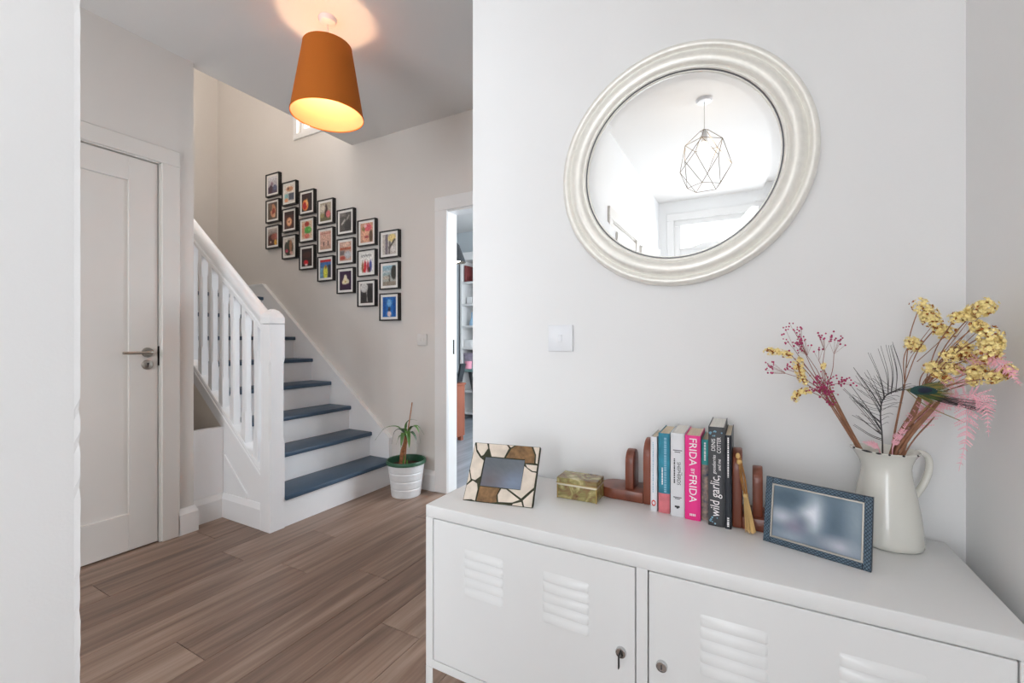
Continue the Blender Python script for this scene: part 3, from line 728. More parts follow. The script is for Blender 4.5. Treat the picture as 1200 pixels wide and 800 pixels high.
R0, R1, R2, R3 = ring(0.024, 2.462, 5, 20), ring(0.118, 2.375, 5, 20), ring(0.168, 2.235, 5, 56), ring(0.105, 2.092, 5, 20)
edges = []
for k in range(5):
    j = (k + 1) % 5
    edges += [(R0[k], R0[j]), (R0[k], R1[k]), (R1[k], R1[j]), (R1[k], R2[k]), (R1[j], R2[k]), (R2[k], R3[k]), (R2[k], R3[j]), (R3[k], R3[j])]
for a, b in edges: MB().tube([a, b], 0.0021, 5).build('wire', 'wire_brass', wp)

# ------------------------------------------------------------------ framed photographs on the stair wall
def painted(name, w, h, shapes, bg, nx=22, ny=26, noise=0.05, seed=1, soft=0.06):
    """flat print: a grid in the xz plane with colours at its points"""
    rn = random.Random(seed); me = bpy.data.meshes.new(name); vs = []; fs = []; cols = []
    top, bot = (bg, bg) if not isinstance(bg[0], (tuple, list)) else bg
    for j in range(ny + 1):
        for i in range(nx + 1):
            u, v = i / nx, j / ny
            vs.append(((u - 0.5) * w, 0, (0.5 - v) * h))
            c = [top[k] + (bot[k] - top[k]) * v for k in range(3)]
            for s in shapes:
                if s[0] == 'e': d = (math.hypot((u - s[1]) / s[3], (v - s[2]) / s[4]) - 1) * min(s[3], s[4]); cc = s[5]
                elif s[0] == 'r': d = max(s[1] - u, u - s[3], s[2] - v, v - s[4]); cc = s[5]
                else:                                       # 'l': stroke (x0, y0, x1, y1, width)
                    ax, ay, bx_, by_ = s[1:5]; L2 = (bx_ - ax) ** 2 + (by_ - ay) ** 2; t = max(0, min(1, ((u - ax) * (bx_ - ax) + (v - ay) * (by_ - ay)) / L2)); d = math.hypot(u - ax - t * (bx_ - ax), v - ay - t * (by_ - ay)) - s[5]; cc = s[6]
                k_ = max(0.0, min(1.0, 0.5 - d / soft)); c = [c[q] + (cc[q] - c[q]) * k_ for q in range(3)]
            n = 1 + rn.uniform(-noise, noise) * 3
            cols.append(srgb(*[max(0, min(255, q * n)) for q in c]))
    for j in range(ny):
        for i in range(nx): a = j * (nx + 1) + i; fs.append((a, a + nx + 1, a + nx + 2, a + 1))
    me.from_pydata(vs, [], fs); at = me.color_attributes.new('Col', 'FLOAT_COLOR', 'POINT')
    for i, c in enumerate(cols): at.data[i].color = c
    me.materials.append(MATS['photo_print']); me.update(); return me
E_, R_, L_ = 'e', 'r', 'l'
PICS = [
 [('a grey sky over purple figures', ((214, 214, 218), (150, 140, 150)), [(R_, 0, .62, 1, 1, (86, 74, 98)), (E_, .3, .75, .2, .25, (70, 46, 60)), (E_, .42, .42, .12, .1, (140, 110, 128)), (E_, .75, .7, .2, .18, (92, 98, 128))]),
  ('an orange-brown swirl', (92, 76, 66), [(E_, .55, .5, .3, .4, (196, 138, 104)), (E_, .6, .55, .16, .2, (150, 60, 42)), (E_, .68, .78, .12, .12, (220, 176, 140)), (E_, .3, .3, .15, .2, (110, 92, 78))]),
  ('an orange and yellow glow in a dark corner', ((190, 180, 174), (60, 36, 32)), [(E_, .35, .65, .35, .3, (76, 34, 30)), (E_, .6, .5, .25, .2, (150, 76, 62)), (E_, .82, .85, .16, .2, (230, 172, 60)), (E_, .3, .8, .08, .06, (220, 190, 170)), (E_, .85, .5, .14, .2, (176, 96, 84))])],
 [('a tan oval above turquoise and navy blocks', (222, 214, 206), [(E_, .55, .25, .35, .14, (196, 140, 104)), (R_, 0, .52, .4, .8, (140, 186, 186)), (R_, .45, .5, 1, .9, (70, 78, 96)), (E_, .2, .88, .2, .12, (226, 160, 120)), (E_, .4, .22, .08, .08, (90, 50, 46))]),
  ('a pale glowing ring on dark red', (70, 32, 28), [(E_, .5, .6, .28, .26, (214, 148, 104)), (E_, .5, .6, .18, .17, (232, 186, 150)), (E_, .5, .6, .07, .08, (150, 80, 56)), (R_, 0, 0, 1, .2, (44, 26, 26))]),
  ('dark green leaves with tan and pink', (196, 186, 176), [(E_, .45, .55, .45, .45, (48, 54, 42)), (E_, .65, .45, .15, .35, (160, 112, 82)), (E_, .25, .72, .15, .1, (196, 60, 88)), (E_, .7, .85, .15, .1, (214, 160, 150)), (R_, 0, 0, .35, .2, (214, 208, 200))])],
 [('red fruit in an orange crescent', (52, 30, 32), [(E_, .35, .65, .3, .32, (232, 140, 62)), (E_, .3, .68, .2, .2, (186, 26, 34)), (E_, .5, .5, .08, .2, (240, 190, 130)), (R_, .7, 0, 1, 1, (44, 30, 40))]),
  ('a red bloom above a bright green leaf', (214, 190, 166), [(E_, .5, .18, .22, .14, (178, 54, 40)), (E_, .6, .52, .34, .2, (72, 156, 62)), (E_, .5, .85, .25, .14, (214, 110, 96)), (E_, .15, .5, .12, .4, (206, 140, 110)), (E_, .75, .5, .12, .08, (120, 196, 96))]),
  ('a red flower on near-black', (40, 24, 24), [(E_, .42, .78, .22, .14, (206, 28, 42)), (E_, .45, .92, .14, .06, (236, 210, 214)), (E_, .5, .35, .4, .2, (66, 36, 30))])],
 [('a dark and pink standing figure', (176, 166, 146), [(R_, 0, .6, 1, 1, (104, 98, 72)), (E_, .55, .45, .14, .35, (58, 42, 42)), (E_, .75, .65, .2, .2, (214, 112, 116)), (E_, .25, .3, .25, .2, (200, 192, 178)), (E_, .2, .7, .2, .12, (150, 140, 96))]),
  ('two dark figures on a dusky pink beach', (206, 166, 150), [(R_, 0, .1, 1, .16, (186, 120, 110)), (L_, .32, .62, .34, .95, .035, (52, 40, 46)), (L_, .74, .6, .74, .92, .035, (60, 46, 50)), (R_, 0, .8, 1, 1, (188, 150, 132))]),
  ('a yellow figure among blue and red stripes', (96, 118, 150), [(R_, 0, 0, 1, .14, (196, 44, 44)), (R_, 0, .14, 1, .4, (60, 110, 170)), (E_, .5, .72, .2, .4, (214, 212, 74)), (R_, .72, .3, 1, 1, (56, 56, 66)), (R_, 0, .45, .25, 1, (110, 160, 186)), (E_, .52, .4, .1, .1, (160, 110, 60))])],
 [('grey monochrome rocks with a pale V', (84, 80, 78), [(L_, .2, .6, .45, .4, .05, (196, 190, 184)), (L_, .45, .6, .8, .2, .04, (170, 166, 160)), (E_, .7, .7, .3, .3, (58, 56, 56)), (R_, 0, 0, .5, .2, (122, 116, 110))]),
  ('a rust band above white and grey shapes', (196, 160, 144), [(R_, 0, .3, 1, .42, (176, 92, 68)), (E_, .7, .7, .3, .2, (188, 188, 192)), (E_, .25, .85, .25, .1, (176, 72, 60)), (E_, .55, .15, .3, .12, (226, 190, 170)), (R_, 0, .45, .4, .7, (120, 108, 108))]),
  ('a cream orchid on deep purple', (56, 30, 62), [(E_, .5, .5, .2, .2, (236, 226, 196)), (E_, .35, .58, .14, .12, (226, 214, 180)), (E_, .68, .55, .14, .12, (232, 222, 190)), (E_, .5, .3, .12, .12, (240, 232, 206)), (E_, .5, .56, .06, .06, (190, 160, 90))])],
 [('pink blossom on a peach ground', (206, 156, 130), [(E_, .45, .5, .36, .45, (222, 166, 138)), (E_, .6, .25, .3, .18, (220, 96, 108)), (E_, .25, .3, .12, .12, (150, 120, 76)), (E_, .5, .72, .15, .06, (170, 60, 66)), (E_, .85, .7, .15, .3, (100, 74, 56)), (E_, .4, .15, .1, .1, (236, 190, 190))]),
  ('a row of red and blue figures below dark lettering', (236, 234, 230), [(E_, .18, .7, .08, .28, (150, 110, 70)), (E_, .38, .68, .1, .3, (206, 36, 48)), (E_, .6, .7, .09, .28, (176, 60, 80)), (E_, .82, .66, .1, .28, (60, 70, 150)), (E_, .72, .85, .1, .14, (70, 50, 44)), (E_, .3, .88, .08, .1, (200, 40, 50))] + [(L_, .1 + .1 * k, .09, .16 + .1 * k, .17 - .05 * (k % 2), .014, (70, 70, 74)) for k in range(8)]),
  ('a dark cleft with a white slit', (70, 66, 66), [(E_, .3, .2, .3, .25, (206, 204, 202)), (L_, .5, .3, .55, .9, .03, (190, 186, 182)), (E_, .75, .55, .2, .4, (40, 38, 40)), (E_, .3, .7, .2, .25, (50, 48, 48))])],
 [('a grey trunk beside yellow blossom', (196, 190, 182), [(L_, .3, 0, .3, 1, .1, (120, 112, 122)), (E_, .7, .2, .3, .2, (226, 206, 140)), (L_, .5, .7, .9, .3, .05, (70, 62, 56)), (L_, .5, .95, .55, .4, .05, (90, 82, 84)), (E_, .8, .75, .2, .15, (214, 210, 206))]),
  ('a beige lane with a dark tree under blue sky', ((150, 190, 206), (170, 160, 146)), [(R_, 0, .25, .6, .35, (200, 206, 208)), (E_, .85, .35, .22, .35, (52, 52, 48)), (L_, .5, .5, .52, .8, .04, (70, 58, 50)), (R_, 0, .8, 1, 1, (150, 138, 124)), (E_, .25, .6, .25, .1, (190, 180, 166))]),
  ('vivid blue with a small pale figure at the foot', (36, 108, 186), [(E_, .5, .3, .18, .2, (110, 170, 220)), (E_, .5, .62, .09, .12, (40, 46, 70)), (E_, .5, .85, .16, .14, (226, 206, 206)), (E_, .15, .5, .1, .5, (28, 84, 160)), (E_, .88, .5, .1, .5, (24, 80, 156))])],
]
FW, FH, FD = 0.197, 0.209, 0.030
bw = 0.009
mb = MB()
for (a, b, c, d) in ((-FW / 2, -FW / 2 + bw, -FH / 2, FH / 2), (FW / 2 - bw, FW / 2, -FH / 2, FH / 2), (-FW / 2 + bw, FW / 2 - bw, -FH / 2, -FH / 2 + bw), (-FW / 2 + bw, FW / 2 - bw, FH / 2 - bw, FH / 2)): mb.box(a, b, -FD, 0, c, d)
fo = mb.build('frame', 'frame_black', base=False); frame_me = fo.data; bpy.data.objects.remove(fo)
fo = MB().box(-FW / 2 + bw, FW / 2 - bw, -FD + 0.007, -0.002, -FH / 2 + bw, FH / 2 - bw).build('mount', 'mount_white', base=False); mount_me = fo.data; bpy.data.objects.remove(fo)
for i in range(7):
    for j in range(3):
        desc, bgc, shapes = PICS[i][j]
        fx = -3.954 + 0.2393 * i + FW / 2; fz = 2.615 - 0.1155 * i - 0.239 * j - FH / 2
        r = thing('framed_picture', 'small black-framed picture showing ' + desc, 'picture', (fx, YP, fz), 'black framed photographs on the stair wall')
        for nm, me, dy in (('frame', frame_me, 0), ('mount', mount_me, 0), ('photograph', painted('photograph', FW - 0.062, FH - 0.056, shapes, bgc, seed=i * 3 + j), -FD + 0.0062)):
            o = bpy.data.objects.new(nm, me); COL.objects.link(o); o.parent = r; o.location = (0, dy, 0)

# ------------------------------------------------------------------ potted plant
PX, PY = -2.135, 2.368
pt = thing('potted_plant', 'leggy green houseplant in a white ribbed pot beside the stairs', 'potted plant', (PX, PY, 0))
pr = []
for k in range(41):
    t = k / 40; z = 0.004 + t * 0.222; r = 0.100 + t * 0.028
    g = 0.0036 if any(abs(t - q) < 0.02 for q in (0.25, 0.5, 0.75)) else 0
    pr.append((r - g, z))
MB().lathe([(0.001, 0.0), (0.097, 0.0)] + pr + [(0.122, 0.226), (0.118, 0.18)], (PX, PY, 0), 48).build('pot', 'pot_white', pt, smooth=50)
MB().lathe([(0.119, 0.20), (0.127, 0.222), (0.136, 0.225), (0.137, 0.246), (0.133, 0.250), (0.124, 0.248), (0.118, 0.205)], (PX, PY, 0), 48).build('inner_pot', 'pot_green', pt, smooth=50)
MB().lathe([(0.001, 0.212), (0.06, 0.214), (0.1185, 0.206)], (PX, PY, 0), 32).build('soil', 'soil', pt)
cane = curve([(PX - 0.028, PY - 0.02, 0.205), (PX - 0.012, PY - 0.022, 0.30), (PX + 0.012, PY - 0.022, 0.37), (PX + 0.020, PY - 0.02, 0.42)], 8)
MB().tube(cane, [0.017 - 0.004 * k / (len(cane) - 1) + 0.0018 * (k % 2) for k in range(len(cane))], 10).build('cane', 'cane', pt, smooth=50)
MB().tube([(PX + 0.02, PY - 0.04, 0.205), (PX + 0.036, PY - 0.03, 0.42), (PX + 0.072, PY - 0.02, 0.655)], 0.0042, 8).build('stake', 'stake', pt)
def leaf(mb, pts, w, fold=0.25):
    c = curve(pts, 6); n = len(c); vs = []; fs = []
    for i, p in enumerate(c):
        t = i / (n - 1); d = (c[min(i + 1, n - 1)] - c[max(i - 1, 0)]).normalized(); sd = d.cross(Vector((0, 0, 1)))
        sd = sd.normalized() if sd.length > 0.05 else Vector((1, 0, 0)); up = sd.cross(d)
        ww = w * (math.sin(min(1, t * 1.15 + 0.12) * math.pi) ** 0.8 if t < 0.98 else 0.03)
        vs += [p - sd * ww + up * ww * fold, p, p + sd * ww + up * ww * fold, p - up * 0.0012]
    for i in range(n - 1):
        for k in range(2): fs.append((i * 4 + k, i * 4 + 4 + k, i * 4 + 5 + k, i * 4 + 1 + k))
        fs += [(i * 4, i * 4 + 3, i * 4 + 7, i * 4 + 4), (i * 4 + 3, i * 4 + 2, i * 4 + 6, i * 4 + 7)]
    mb.add(vs, fs)
top = (PX + 0.016, PY - 0.02, 0.415)
def off(*d): return (top[0] + d[0], top[1] + d[1], top[2] + d[2])
for pts, w, mm in (
    ([off(0, 0, 0.0), off(-0.05, -0.03, 0.065), off(-0.13, -0.07, 0.055), off(-0.195, -0.10, -0.03)], 0.012, 'leaf'),
    ([off(0, 0, 0), off(-0.03, -0.03, 0.05), off(-0.062, -0.05, 0.03), off(-0.078, -0.06, -0.05)], 0.010, 'leaf_dark'),
    ([off(0.01, 0, 0), off(0.045, -0.035, 0.045), off(0.072, -0.05, -0.03), off(0.082, -0.055, -0.15)], 0.016, 'leaf'),
    ([off(0.01, 0, 0.01), off(0.06, 0.0, 0.075), off(0.10, 0.01, 0.05), off(0.125, 0.01, -0.04)], 0.017, 'leaf'),
    ([off(0, 0, 0), off(0.012, -0.04, 0.03), off(0.022, -0.07, -0.04), off(0.016, -0.08, -0.115)], 0.013, 'leaf'),
    ([off(0, 0, 0.01), off(0.005, 0.0, 0.085), off(0.035, 0.01, 0.118), off(0.085, 0.02, 0.115)], 0.015, 'leaf'),
    ([off(0, 0, 0), off(-0.03, 0.01, 0.045), off(-0.05, 0.02, 0.042), off(-0.07, 0.02, 0.01)], 0.016, 'leaf_dark'),
    ([off(0, 0, 0), off(-0.02, -0.04, 0.005), off(-0.036, -0.06, -0.05)], 0.011, 'leaf'),
    ([off(0.01, 0, 0.0), off(0.06, -0.02, 0.04), off(0.105, -0.02, 0.0), off(0.112, -0.02, -0.085)], 0.014, 'leaf_dark'),
    ([off(0.0, 0, 0.0), off(0.03, 0.03, 0.06), off(0.07, 0.05, 0.065), off(0.115, 0.06, 0.01)], 0.016, 'leaf')):
    m = MB(); leaf(m, pts, w * 1.1); m.build('leaf', mm, pt, smooth=60)
for k, (a, b) in enumerate(((0.02, 0.10), (0.045, 0.07), (0.01, 0.06))):
    m = MB(); leaf(m, [(PX + a, PY - 0.04, 0.21), (PX + a + 0.004, PY - 0.045, 0.21 + b * 0.6), (PX + a + 0.016, PY - 0.05, 0.21 + b)], 0.006); m.build('leaf', 'leaf', pt, smooth=60)

# ------------------------------------------------------------------ things on the cabinet
TZ = CZ1
# mosaic stone photo frame
SW, SH_ = 0.205, 0.172
def lean_matrix(bl, rotz, lean):
    """local x along the bottom edge, local y away from the viewer, local z up the leaning face"""
    return Matrix.Translation((bl[0], bl[1], TZ)) @ Matrix.Rotation(math.radians(rotz), 4, 'Z') @ Matrix.Rotation(math.radians(-lean), 4, 'X')
T = lean_matrix((-0.724, 1.039), 10.98, 33)
T = Matrix.Translation((0, 0, 0.0002)) @ T
sf = thing('stone_photo_frame', 'leaning photo frame of cream and brown crazy-paved stone', 'photo frame', (-0.63, 1.07, TZ))
def uv(u, v): return (u * SW, (1 - v) * SH_)
m = MB(); m.T = T
iu0, iu1, iv0, iv1 = 0.2, 0.8, 0.24, 0.735
for (a, b, c, d) in ((0, iu0, 0, 1), (iu1, 1, 0, 1), (iu0, iu1, 0, iv0), (iu0, iu1, iv1, 1)):
    p, q = uv(a, d), uv(b, c); m.box(p[0], q[0], 0, 0.012, p[1], q[1])
m.build('frame', 'grout', sf)
PCS = [('c', [(.03, .01), (.19, .01), (.22, .09), (.17, .21), (.14, .235), (.06, .13)]), ('c', [(.225, .01), (.50, .01), (.54, .06), (.49, .23), (.30, .23), (.245, .09)]), ('c', [(.53, .01), (.61, .01), (.565, .045)]),
       ('b', [(.64, .01), (.87, .01), (.935, .15), (.94, .28), (.815, .295), (.80, .232), (.52, .232), (.58, .07)]), ('c', [(.90, .01), (.99, .01), (.99, .29), (.965, .28), (.955, .14)]),
       ('c', [(.825, .315), (.99, .32), (.99, .415), (.935, .415), (.85, .36)]), ('c', [(.81, .35), (.925, .435), (.99, .44), (.985, .68), (.83, .87), (.63, .745), (.805, .745)]), ('c', [(.99, .73), (.99, .99), (.89, .99), (.86, .90)]),
       ('c', [(.60, .755), (.81, .895), (.71, .95), (.52, .965), (.495, .86), (.53, .755)]), ('c', [(.73, .97), (.84, .925), (.865, .99), (.72, .99)]), ('b', [(.215, .75), (.505, .75), (.475, .87), (.495, .97), (.42, .99), (.205, .99)]),
       ('c', [(.01, .76), (.09, .67), (.16, .71), (.185, .80), (.18, .99), (.12, .97), (.01, .99)]), ('c', [(.005, .52), (.035, .61), (.05, .66), (.01, .72)]), ('c', [(.01, .05), (.045, .16), (.125, .265), (.19, .31), (.19, .58), (.12, .655), (.065, .64), (.01, .48)])]
for k, pl in PCS:
    m = MB(); m.T = T; m.prism([uv(a, b) for a, b in pl], -0.0022, 0.002, 'xz'); m.build('stone_piece', 'stone_cream' if k == 'c' else 'stone_brown', sf)
pm = painted('photograph', (iu1 - iu0) * SW, (iv1 - iv0) * SH_, [(E_, .7, .8, .4, .3, (120, 134, 156)), (E_, .3, .2, .5, .4, (96, 102, 108)), (E_, .2, .8, .3, .3, (104, 98, 102))], ((104, 110, 118), (112, 122, 140)), 14, 14, 0.008, 5, 0.5)
o = bpy.data.objects.new('photograph', pm); COL.objects.link(o); o.parent = sf
cu, cv = uv((iu0 + iu1) / 2, (iv0 + iv1) / 2); o.matrix_local = Matrix.Translation(-sf.location) @ T @ Matrix.Translation((cu, 0.0032, cv))
m = MB(); m.T = T; m.box(0.06, 0.145, 0.012, 0.016, 0.03, 0.15); 
m.build('back_board', 'frame_black', sf)
m = MB(); tb = T @ Vector((0.1, 0.016, 0.12)); dv = (T.to_3x3() @ Vector((0, 1, 0))); dv.z = 0; dv.normalize()
ft = Vector((tb.x, tb.y, TZ + 0.0006)) + dv * 0.045
sd = Vector((-dv.y, dv.x, 0)) * 0.02
m.add([tb - sd, tb + sd, ft + sd, ft - sd, tb - sd + dv * 0.003, tb + sd + dv * 0.003, ft + sd + dv * 0.003, ft - sd + dv * 0.003], [(0, 1, 2, 3), (7, 6, 5, 4), (0, 4, 5, 1), (1, 5, 6, 2), (2, 6, 7, 3), (3, 7, 4, 0)]); m.build('strut', 'frame_black', sf)

# onyx box
bx_ = thing('onyx_box', 'small green onyx trinket box with brass edges beside the stone frame', 'box', (-0.438, 1.225, TZ))
def rot(cx, cy, deg): return Matrix.Translation((cx, cy, TZ)) @ Matrix.Rotation(math.radians(deg), 4, 'Z')
BT = rot(-0.438, 1.226, 1.5); w, d = 0.058, 0.034
def bxm(fn, name, mm, parent=bx_, TT=BT):
    m = MB(); m.T = TT; fn(m); return m.build(name, mm, parent)
bxm(lambda m: m.box(-w, w, -d, d, 0.0, 0.038, 0.001), 'body', 'onyx')
bxm(lambda m: [m.box(sx * w - 0.0015, sx * w + 0.0015, sy * d - 0.0015, sy * d + 0.0015, 0, 0.039) for sx in (-1, 1) for sy in (-1, 1)], 'corner_edging', 'brass')
bxm(lambda m: m.box(-w - 0.001, w + 0.001, -d - 0.001, d + 0.001, 0.038, 0.0435), 'brass_band', 'brass_pale')
lid = bxm(lambda m: m.box(-w - 0.002, w + 0.002, -d - 0.002, d + 0.002, 0.0440, 0.060, 0.0012), 'lid', 'onyx')
bxm(lambda m: [m.box(-w - 0.003, w + 0.003, sy * (d + 0.002) - 0.0012, sy * (d + 0.002) + 0.0012, 0.0438, 0.046) for sy in (-1, 1)], 'lid_edging', 'brass', lid)

# sheesham bookends
def arch(y0, y1, z0, z1, n=14):
    r = (y1 - y0) / 2; c = (y0 + y1) / 2; rz = min(r, 0.045)
    return [(y0, z0)] + [(c - r * math.cos(math.pi * k / n), z1 - rz + rz * math.sin(math.pi * k / n)) for k in range(n + 1)] + [(y1, z0)]
def bev_prism(poly, d0, d1, plane, bev):
    bm = bmesh.new(); t = MB().prism(poly, d0, d1, plane); vs = [bm.verts.new(p) for p in t.v]
    for f in t.f: bm.faces.new([vs[i] for i in f])
    bmesh.ops.recalc_face_normals(bm, faces=bm.faces)
    bmesh.ops.bevel(bm, geom=[e for e in bm.edges if len(e.link_faces) == 2 and e.calc_face_angle(0) > 0.9], offset=bev, segments=2, profile=0.5, affect='EDGES'); return MB().bm(bm)
def bookend(label, xs, sgn, base_len, small, big_h, small_h, yc):
    """xs: x of the face that touches the books; sgn: direction away from the books"""
    r = thing('bookend', label, 'bookend', (xs + sgn * 0.05, yc, TZ), 'carved wooden bookends')
    th = 0.021; y0, y1 = yc - 0.048, yc + 0.048
    x1 = xs + sgn * th
    bev_prism(arch(y0, y1, TZ, TZ + big_h), min(xs, x1), max(xs, x1), 'yz', 0.003).build('upright', 'sheesham', r, smooth=40)
    xb0, xb1 = x1, x1 + sgn * base_len; ry = 0.048
    half = [(xb0, yc - ry)] + [(xb1 - sgn * ry * (1 - math.sin(math.pi * k / 16)) * 1.0, yc - ry * math.cos(math.pi * k / 16)) for k in range(17)] + [(xb0, yc + ry)]
    if sgn < 0: half = half[::-1]
    bev_prism(half, TZ, TZ + 0.030, 'xy', 0.0025).build('base', 'sheesham', r, smooth=40)
    s0, s1 = small
    bev_prism(arch(yc - 0.034, yc + 0.034, TZ + 0.030, TZ + small_h), s0, s1, 'yz', 0.003).build('inner_upright', 'sheesham', r, smooth=40)
    return r
bookend('reddish wooden bookend with a round-ended base, left of the books', -0.2435, -1, 0.135, (-0.318, -0.294), 0.178, 0.140, 1.302)
bookend('reddish wooden bookend right of the books behind the blue frame', -0.0395, 1, 0.115, (0.004, 0.026), 0.186, 0.146, 1.252)

# books, spines towards the viewer
BKG = 'books between the wooden bookends'
def book(label, x0, x1, yf, depth, h, cover, pages='pages', rz=0.0, low=None):
    r = thing('book', label, 'book', ((x0 + x1) / 2, yf, TZ), BKG)
    t = 0.0016; W = x1 - x0; cxm = (x0 + x1) / 2; zb = TZ + 0.0002
    cvm = MB()
    if low is None: segs = [(zb, TZ + h, 0)]
    else: segs = [(zb, TZ + low[0], 1), (TZ + low[0], TZ + h, 0)]
    for a, b, s in segs:
        cvm.slot(s)
        cvm.box(x0, x0 + t, yf + 0.002, yf + depth, a, b); cvm.box(x1 - t, x1, yf + 0.002, yf + depth, a, b)
        n = 6; pl = [(x0, yf + 0.004)] + [(cxm - W / 2 * math.cos(math.pi * k / n), yf + 0.0028 * (1 - math.sin(math.pi * k / n))) for k in range(n + 1)] + [(x1, yf + 0.004)]
        cvm.prism(pl, a, b, 'xy')
    cvm.build('cover', [cover] + ([low[1]] if low else []), r, smooth=35)
    MB().box(x0 + t, x1 - t, yf + 0.0035, yf + depth - 0.003, zb + 0.001, TZ + h - 0.0025).build('pages', pages, r)
    return r
DOWN = (math.radians(90), math.radians(90), 0)      # letters run down the spine
UPW = (math.radians(90), math.radians(-90), 0)      # letters run up the spine
FLATT = (math.radians(90), 0, 0)
def strokes(parent, x, yf, z0, z1, w, n, m, seed, along='z'):
    """a line of fine print too small to read: short flat marks"""
    rn = random.Random(seed); mb = MB(); z = z1
    while z > z0:
        l = rn.uniform(0.002, 0.006)
        mb.box(x - w / 2, x + w / 2, yf - 0.0002, yf + 0.0006, max(z0, z - l), z); z -= l + rn.uniform(0.0006, 0.002)
    mb.build('fine_print', m, parent)
b1 = book('thin white paperback with a red oval at the foot of its spine', -0.2365, -0.2200, 1.216, 0.108, 0.199, 'cover_white')
strokes(b1, -0.2300, 1.2162, TZ + 0.05, TZ + 0.185, 0.0022, 0, 'ink_blue', 1)
m = MB(); m.T = Matrix.Translation((-0.2283, 1.2162, TZ + 0.022)) @ Matrix.Diagonal((1, 1, 1.45, 1)); m.lathe([(0.0056, 0), (0.0056, 0.0005), (0.0034, 0.0005), (0.0034, 0)], (0, 0, 0), 20, 'y', closed=True); m.build('logo', 'ink_orange', b1)
b2 = book('teal paperback with a coral foot to its spine', -0.2160, -0.1875, 1.215, 0.125, 0.211, 'cover_teal', low=(0.052, 'cover_coral'))
strokes(b2, -0.1985, 1.2150, TZ + 0.055, TZ + 0.200, 0.0060, 0, 'ink_blue', 2)
strokes(b2, -0.2060, 1.2150, TZ + 0.075, TZ + 0.120, 0.0030, 0, 'ink_white', 21)
b3 = book('thick white paperback with grey lettering on its spine', -0.1840, -0.1500, 1.208, 0.140, 0.216, 'cover_pale', 'pages_white')
text('lettering', 'SHEPHERDS', 0.0125, (-0.1640, 1.2078, TZ + 0.112), DOWN, 'ink_dark', b3, sx=0.92)
text('lettering', 'THE', 0.0045, (-0.1570, 1.2083, TZ + 0.112), DOWN, 'ink_dark', b3)
strokes(b3, -0.1745, 1.2082, TZ + 0.085, TZ + 0.150, 0.0032, 0, 'ink_dark', 3)
m = MB()
for zz, hw in ((0.171, 0.011), (0.1665, 0.007), (0.049, 0.010), (0.0455, 0.006)): m.box(-0.167 - hw, -0.167 + hw, 1.2077, 1.2086, TZ + zz, TZ + zz + 0.0018)
m.box(-0.1695, -0.1645, 1.2076, 1.2086, TZ + 0.021, TZ + 0.0235); m.box(-0.1735, -0.1615, 1.2076, 1.2086, TZ + 0.0235, TZ + 0.028); m.build('fine_print', 'ink_dark', b3)
b4 = book('bright pink paperback with white capitals on its spine', -0.1480, -0.1115, 1.202, 0.125, 0.215, 'cover_pink')
text('lettering', 'FRIDA', 0.0255, (-0.1298, 1.2018, TZ + 0.174), DOWN, 'ink_white', b4, sx=1.02)
text('lettering', 'BY', 0.0125, (-0.1298, 1.2018, TZ + 0.1245), DOWN, 'ink_white', b4)
text('lettering', 'FRIDA', 0.0255, (-0.1298, 1.2018, TZ + 0.081), DOWN, 'ink_white', b4, sx=1.02)
m = MB()
for k in range(4): m.box(-0.1365 + k * 0.0037, -0.1340 + k * 0.0037, 1.2016, 1.2026, TZ + 0.011, TZ + 0.0165)
m.build('logo', 'ink_white', b4)
b5 = book('slim paperback with an aqua top and a patterned spine', -0.1105, -0.0945, 1.220, 0.115, 0.204, 'cover_aqua', low=(0.140, 'cover_print'))
strokes(b5, -0.1025, 1.2198, TZ + 0.150, TZ + 0.197, 0.004, 0, 'ink_white', 5)
b6 = book('tall thick charcoal hardback with white script on its spine', -0.0925, -0.0560, 1.190, 0.155, 0.244, 'cover_char', 'pages_white')
text('lettering', 'wild garlic,', 0.0300, (-0.0765, 1.1898, TZ + 0.075), UPW, 'ink_white', b6, sx=0.80, shear=0.12)
text('lettering', 'gooseberries', 0.0110, (-0.0790, 1.1898, TZ + 0.152), UPW, 'ink_white', b6, sx=0.80, shear=0.15)
text('lettering', 'and me', 0.0105, (-0.0675, 1.1898, TZ + 0.152), UPW, 'ink_white', b6, sx=0.9, shear=0.15)
text('lettering', 'DENIS', 0.0125, (-0.0805, 1.1898, TZ + 0.200), UPW, 'ink_white', b6, sx=0.9)
text('lettering', 'COTTER', 0.0125, (-0.0680, 1.1898, TZ + 0.200), UPW, 'ink_white', b6, sx=0.82)
rn = random.Random(9); m = MB()
for (zz, n) in ((0.229, 9), (0.014, 7)):
    for k in range(n):
        q = rn.uniform(0.0012, 0.0026); cx_ = rn.uniform(-0.089, -0.060); cz_ = TZ + zz + rn.uniform(-0.009, 0.009); m.lathe([(0.0002, 0.0006), (q, 0.0006), (q, -0.0004)], (cx_, 1.1902, cz_), 7, 'y')
m.build('cover_ornament', 'ink_blue', b6)['kind'] = 'stuff'
b7 = book('very thin black hardback beside the right bookend', -0.0550, -0.0405, 1.186, 0.160, 0.227, 'cover_black')
strokes(b7, -0.0478, 1.1858, TZ + 0.125, TZ + 0.222, 0.0030, 0, 'ink_white', 7)
strokes(b7, -0.0478, 1.1858, TZ + 0.006, TZ + 0.028, 0.0045, 0, 'ink_white', 8)

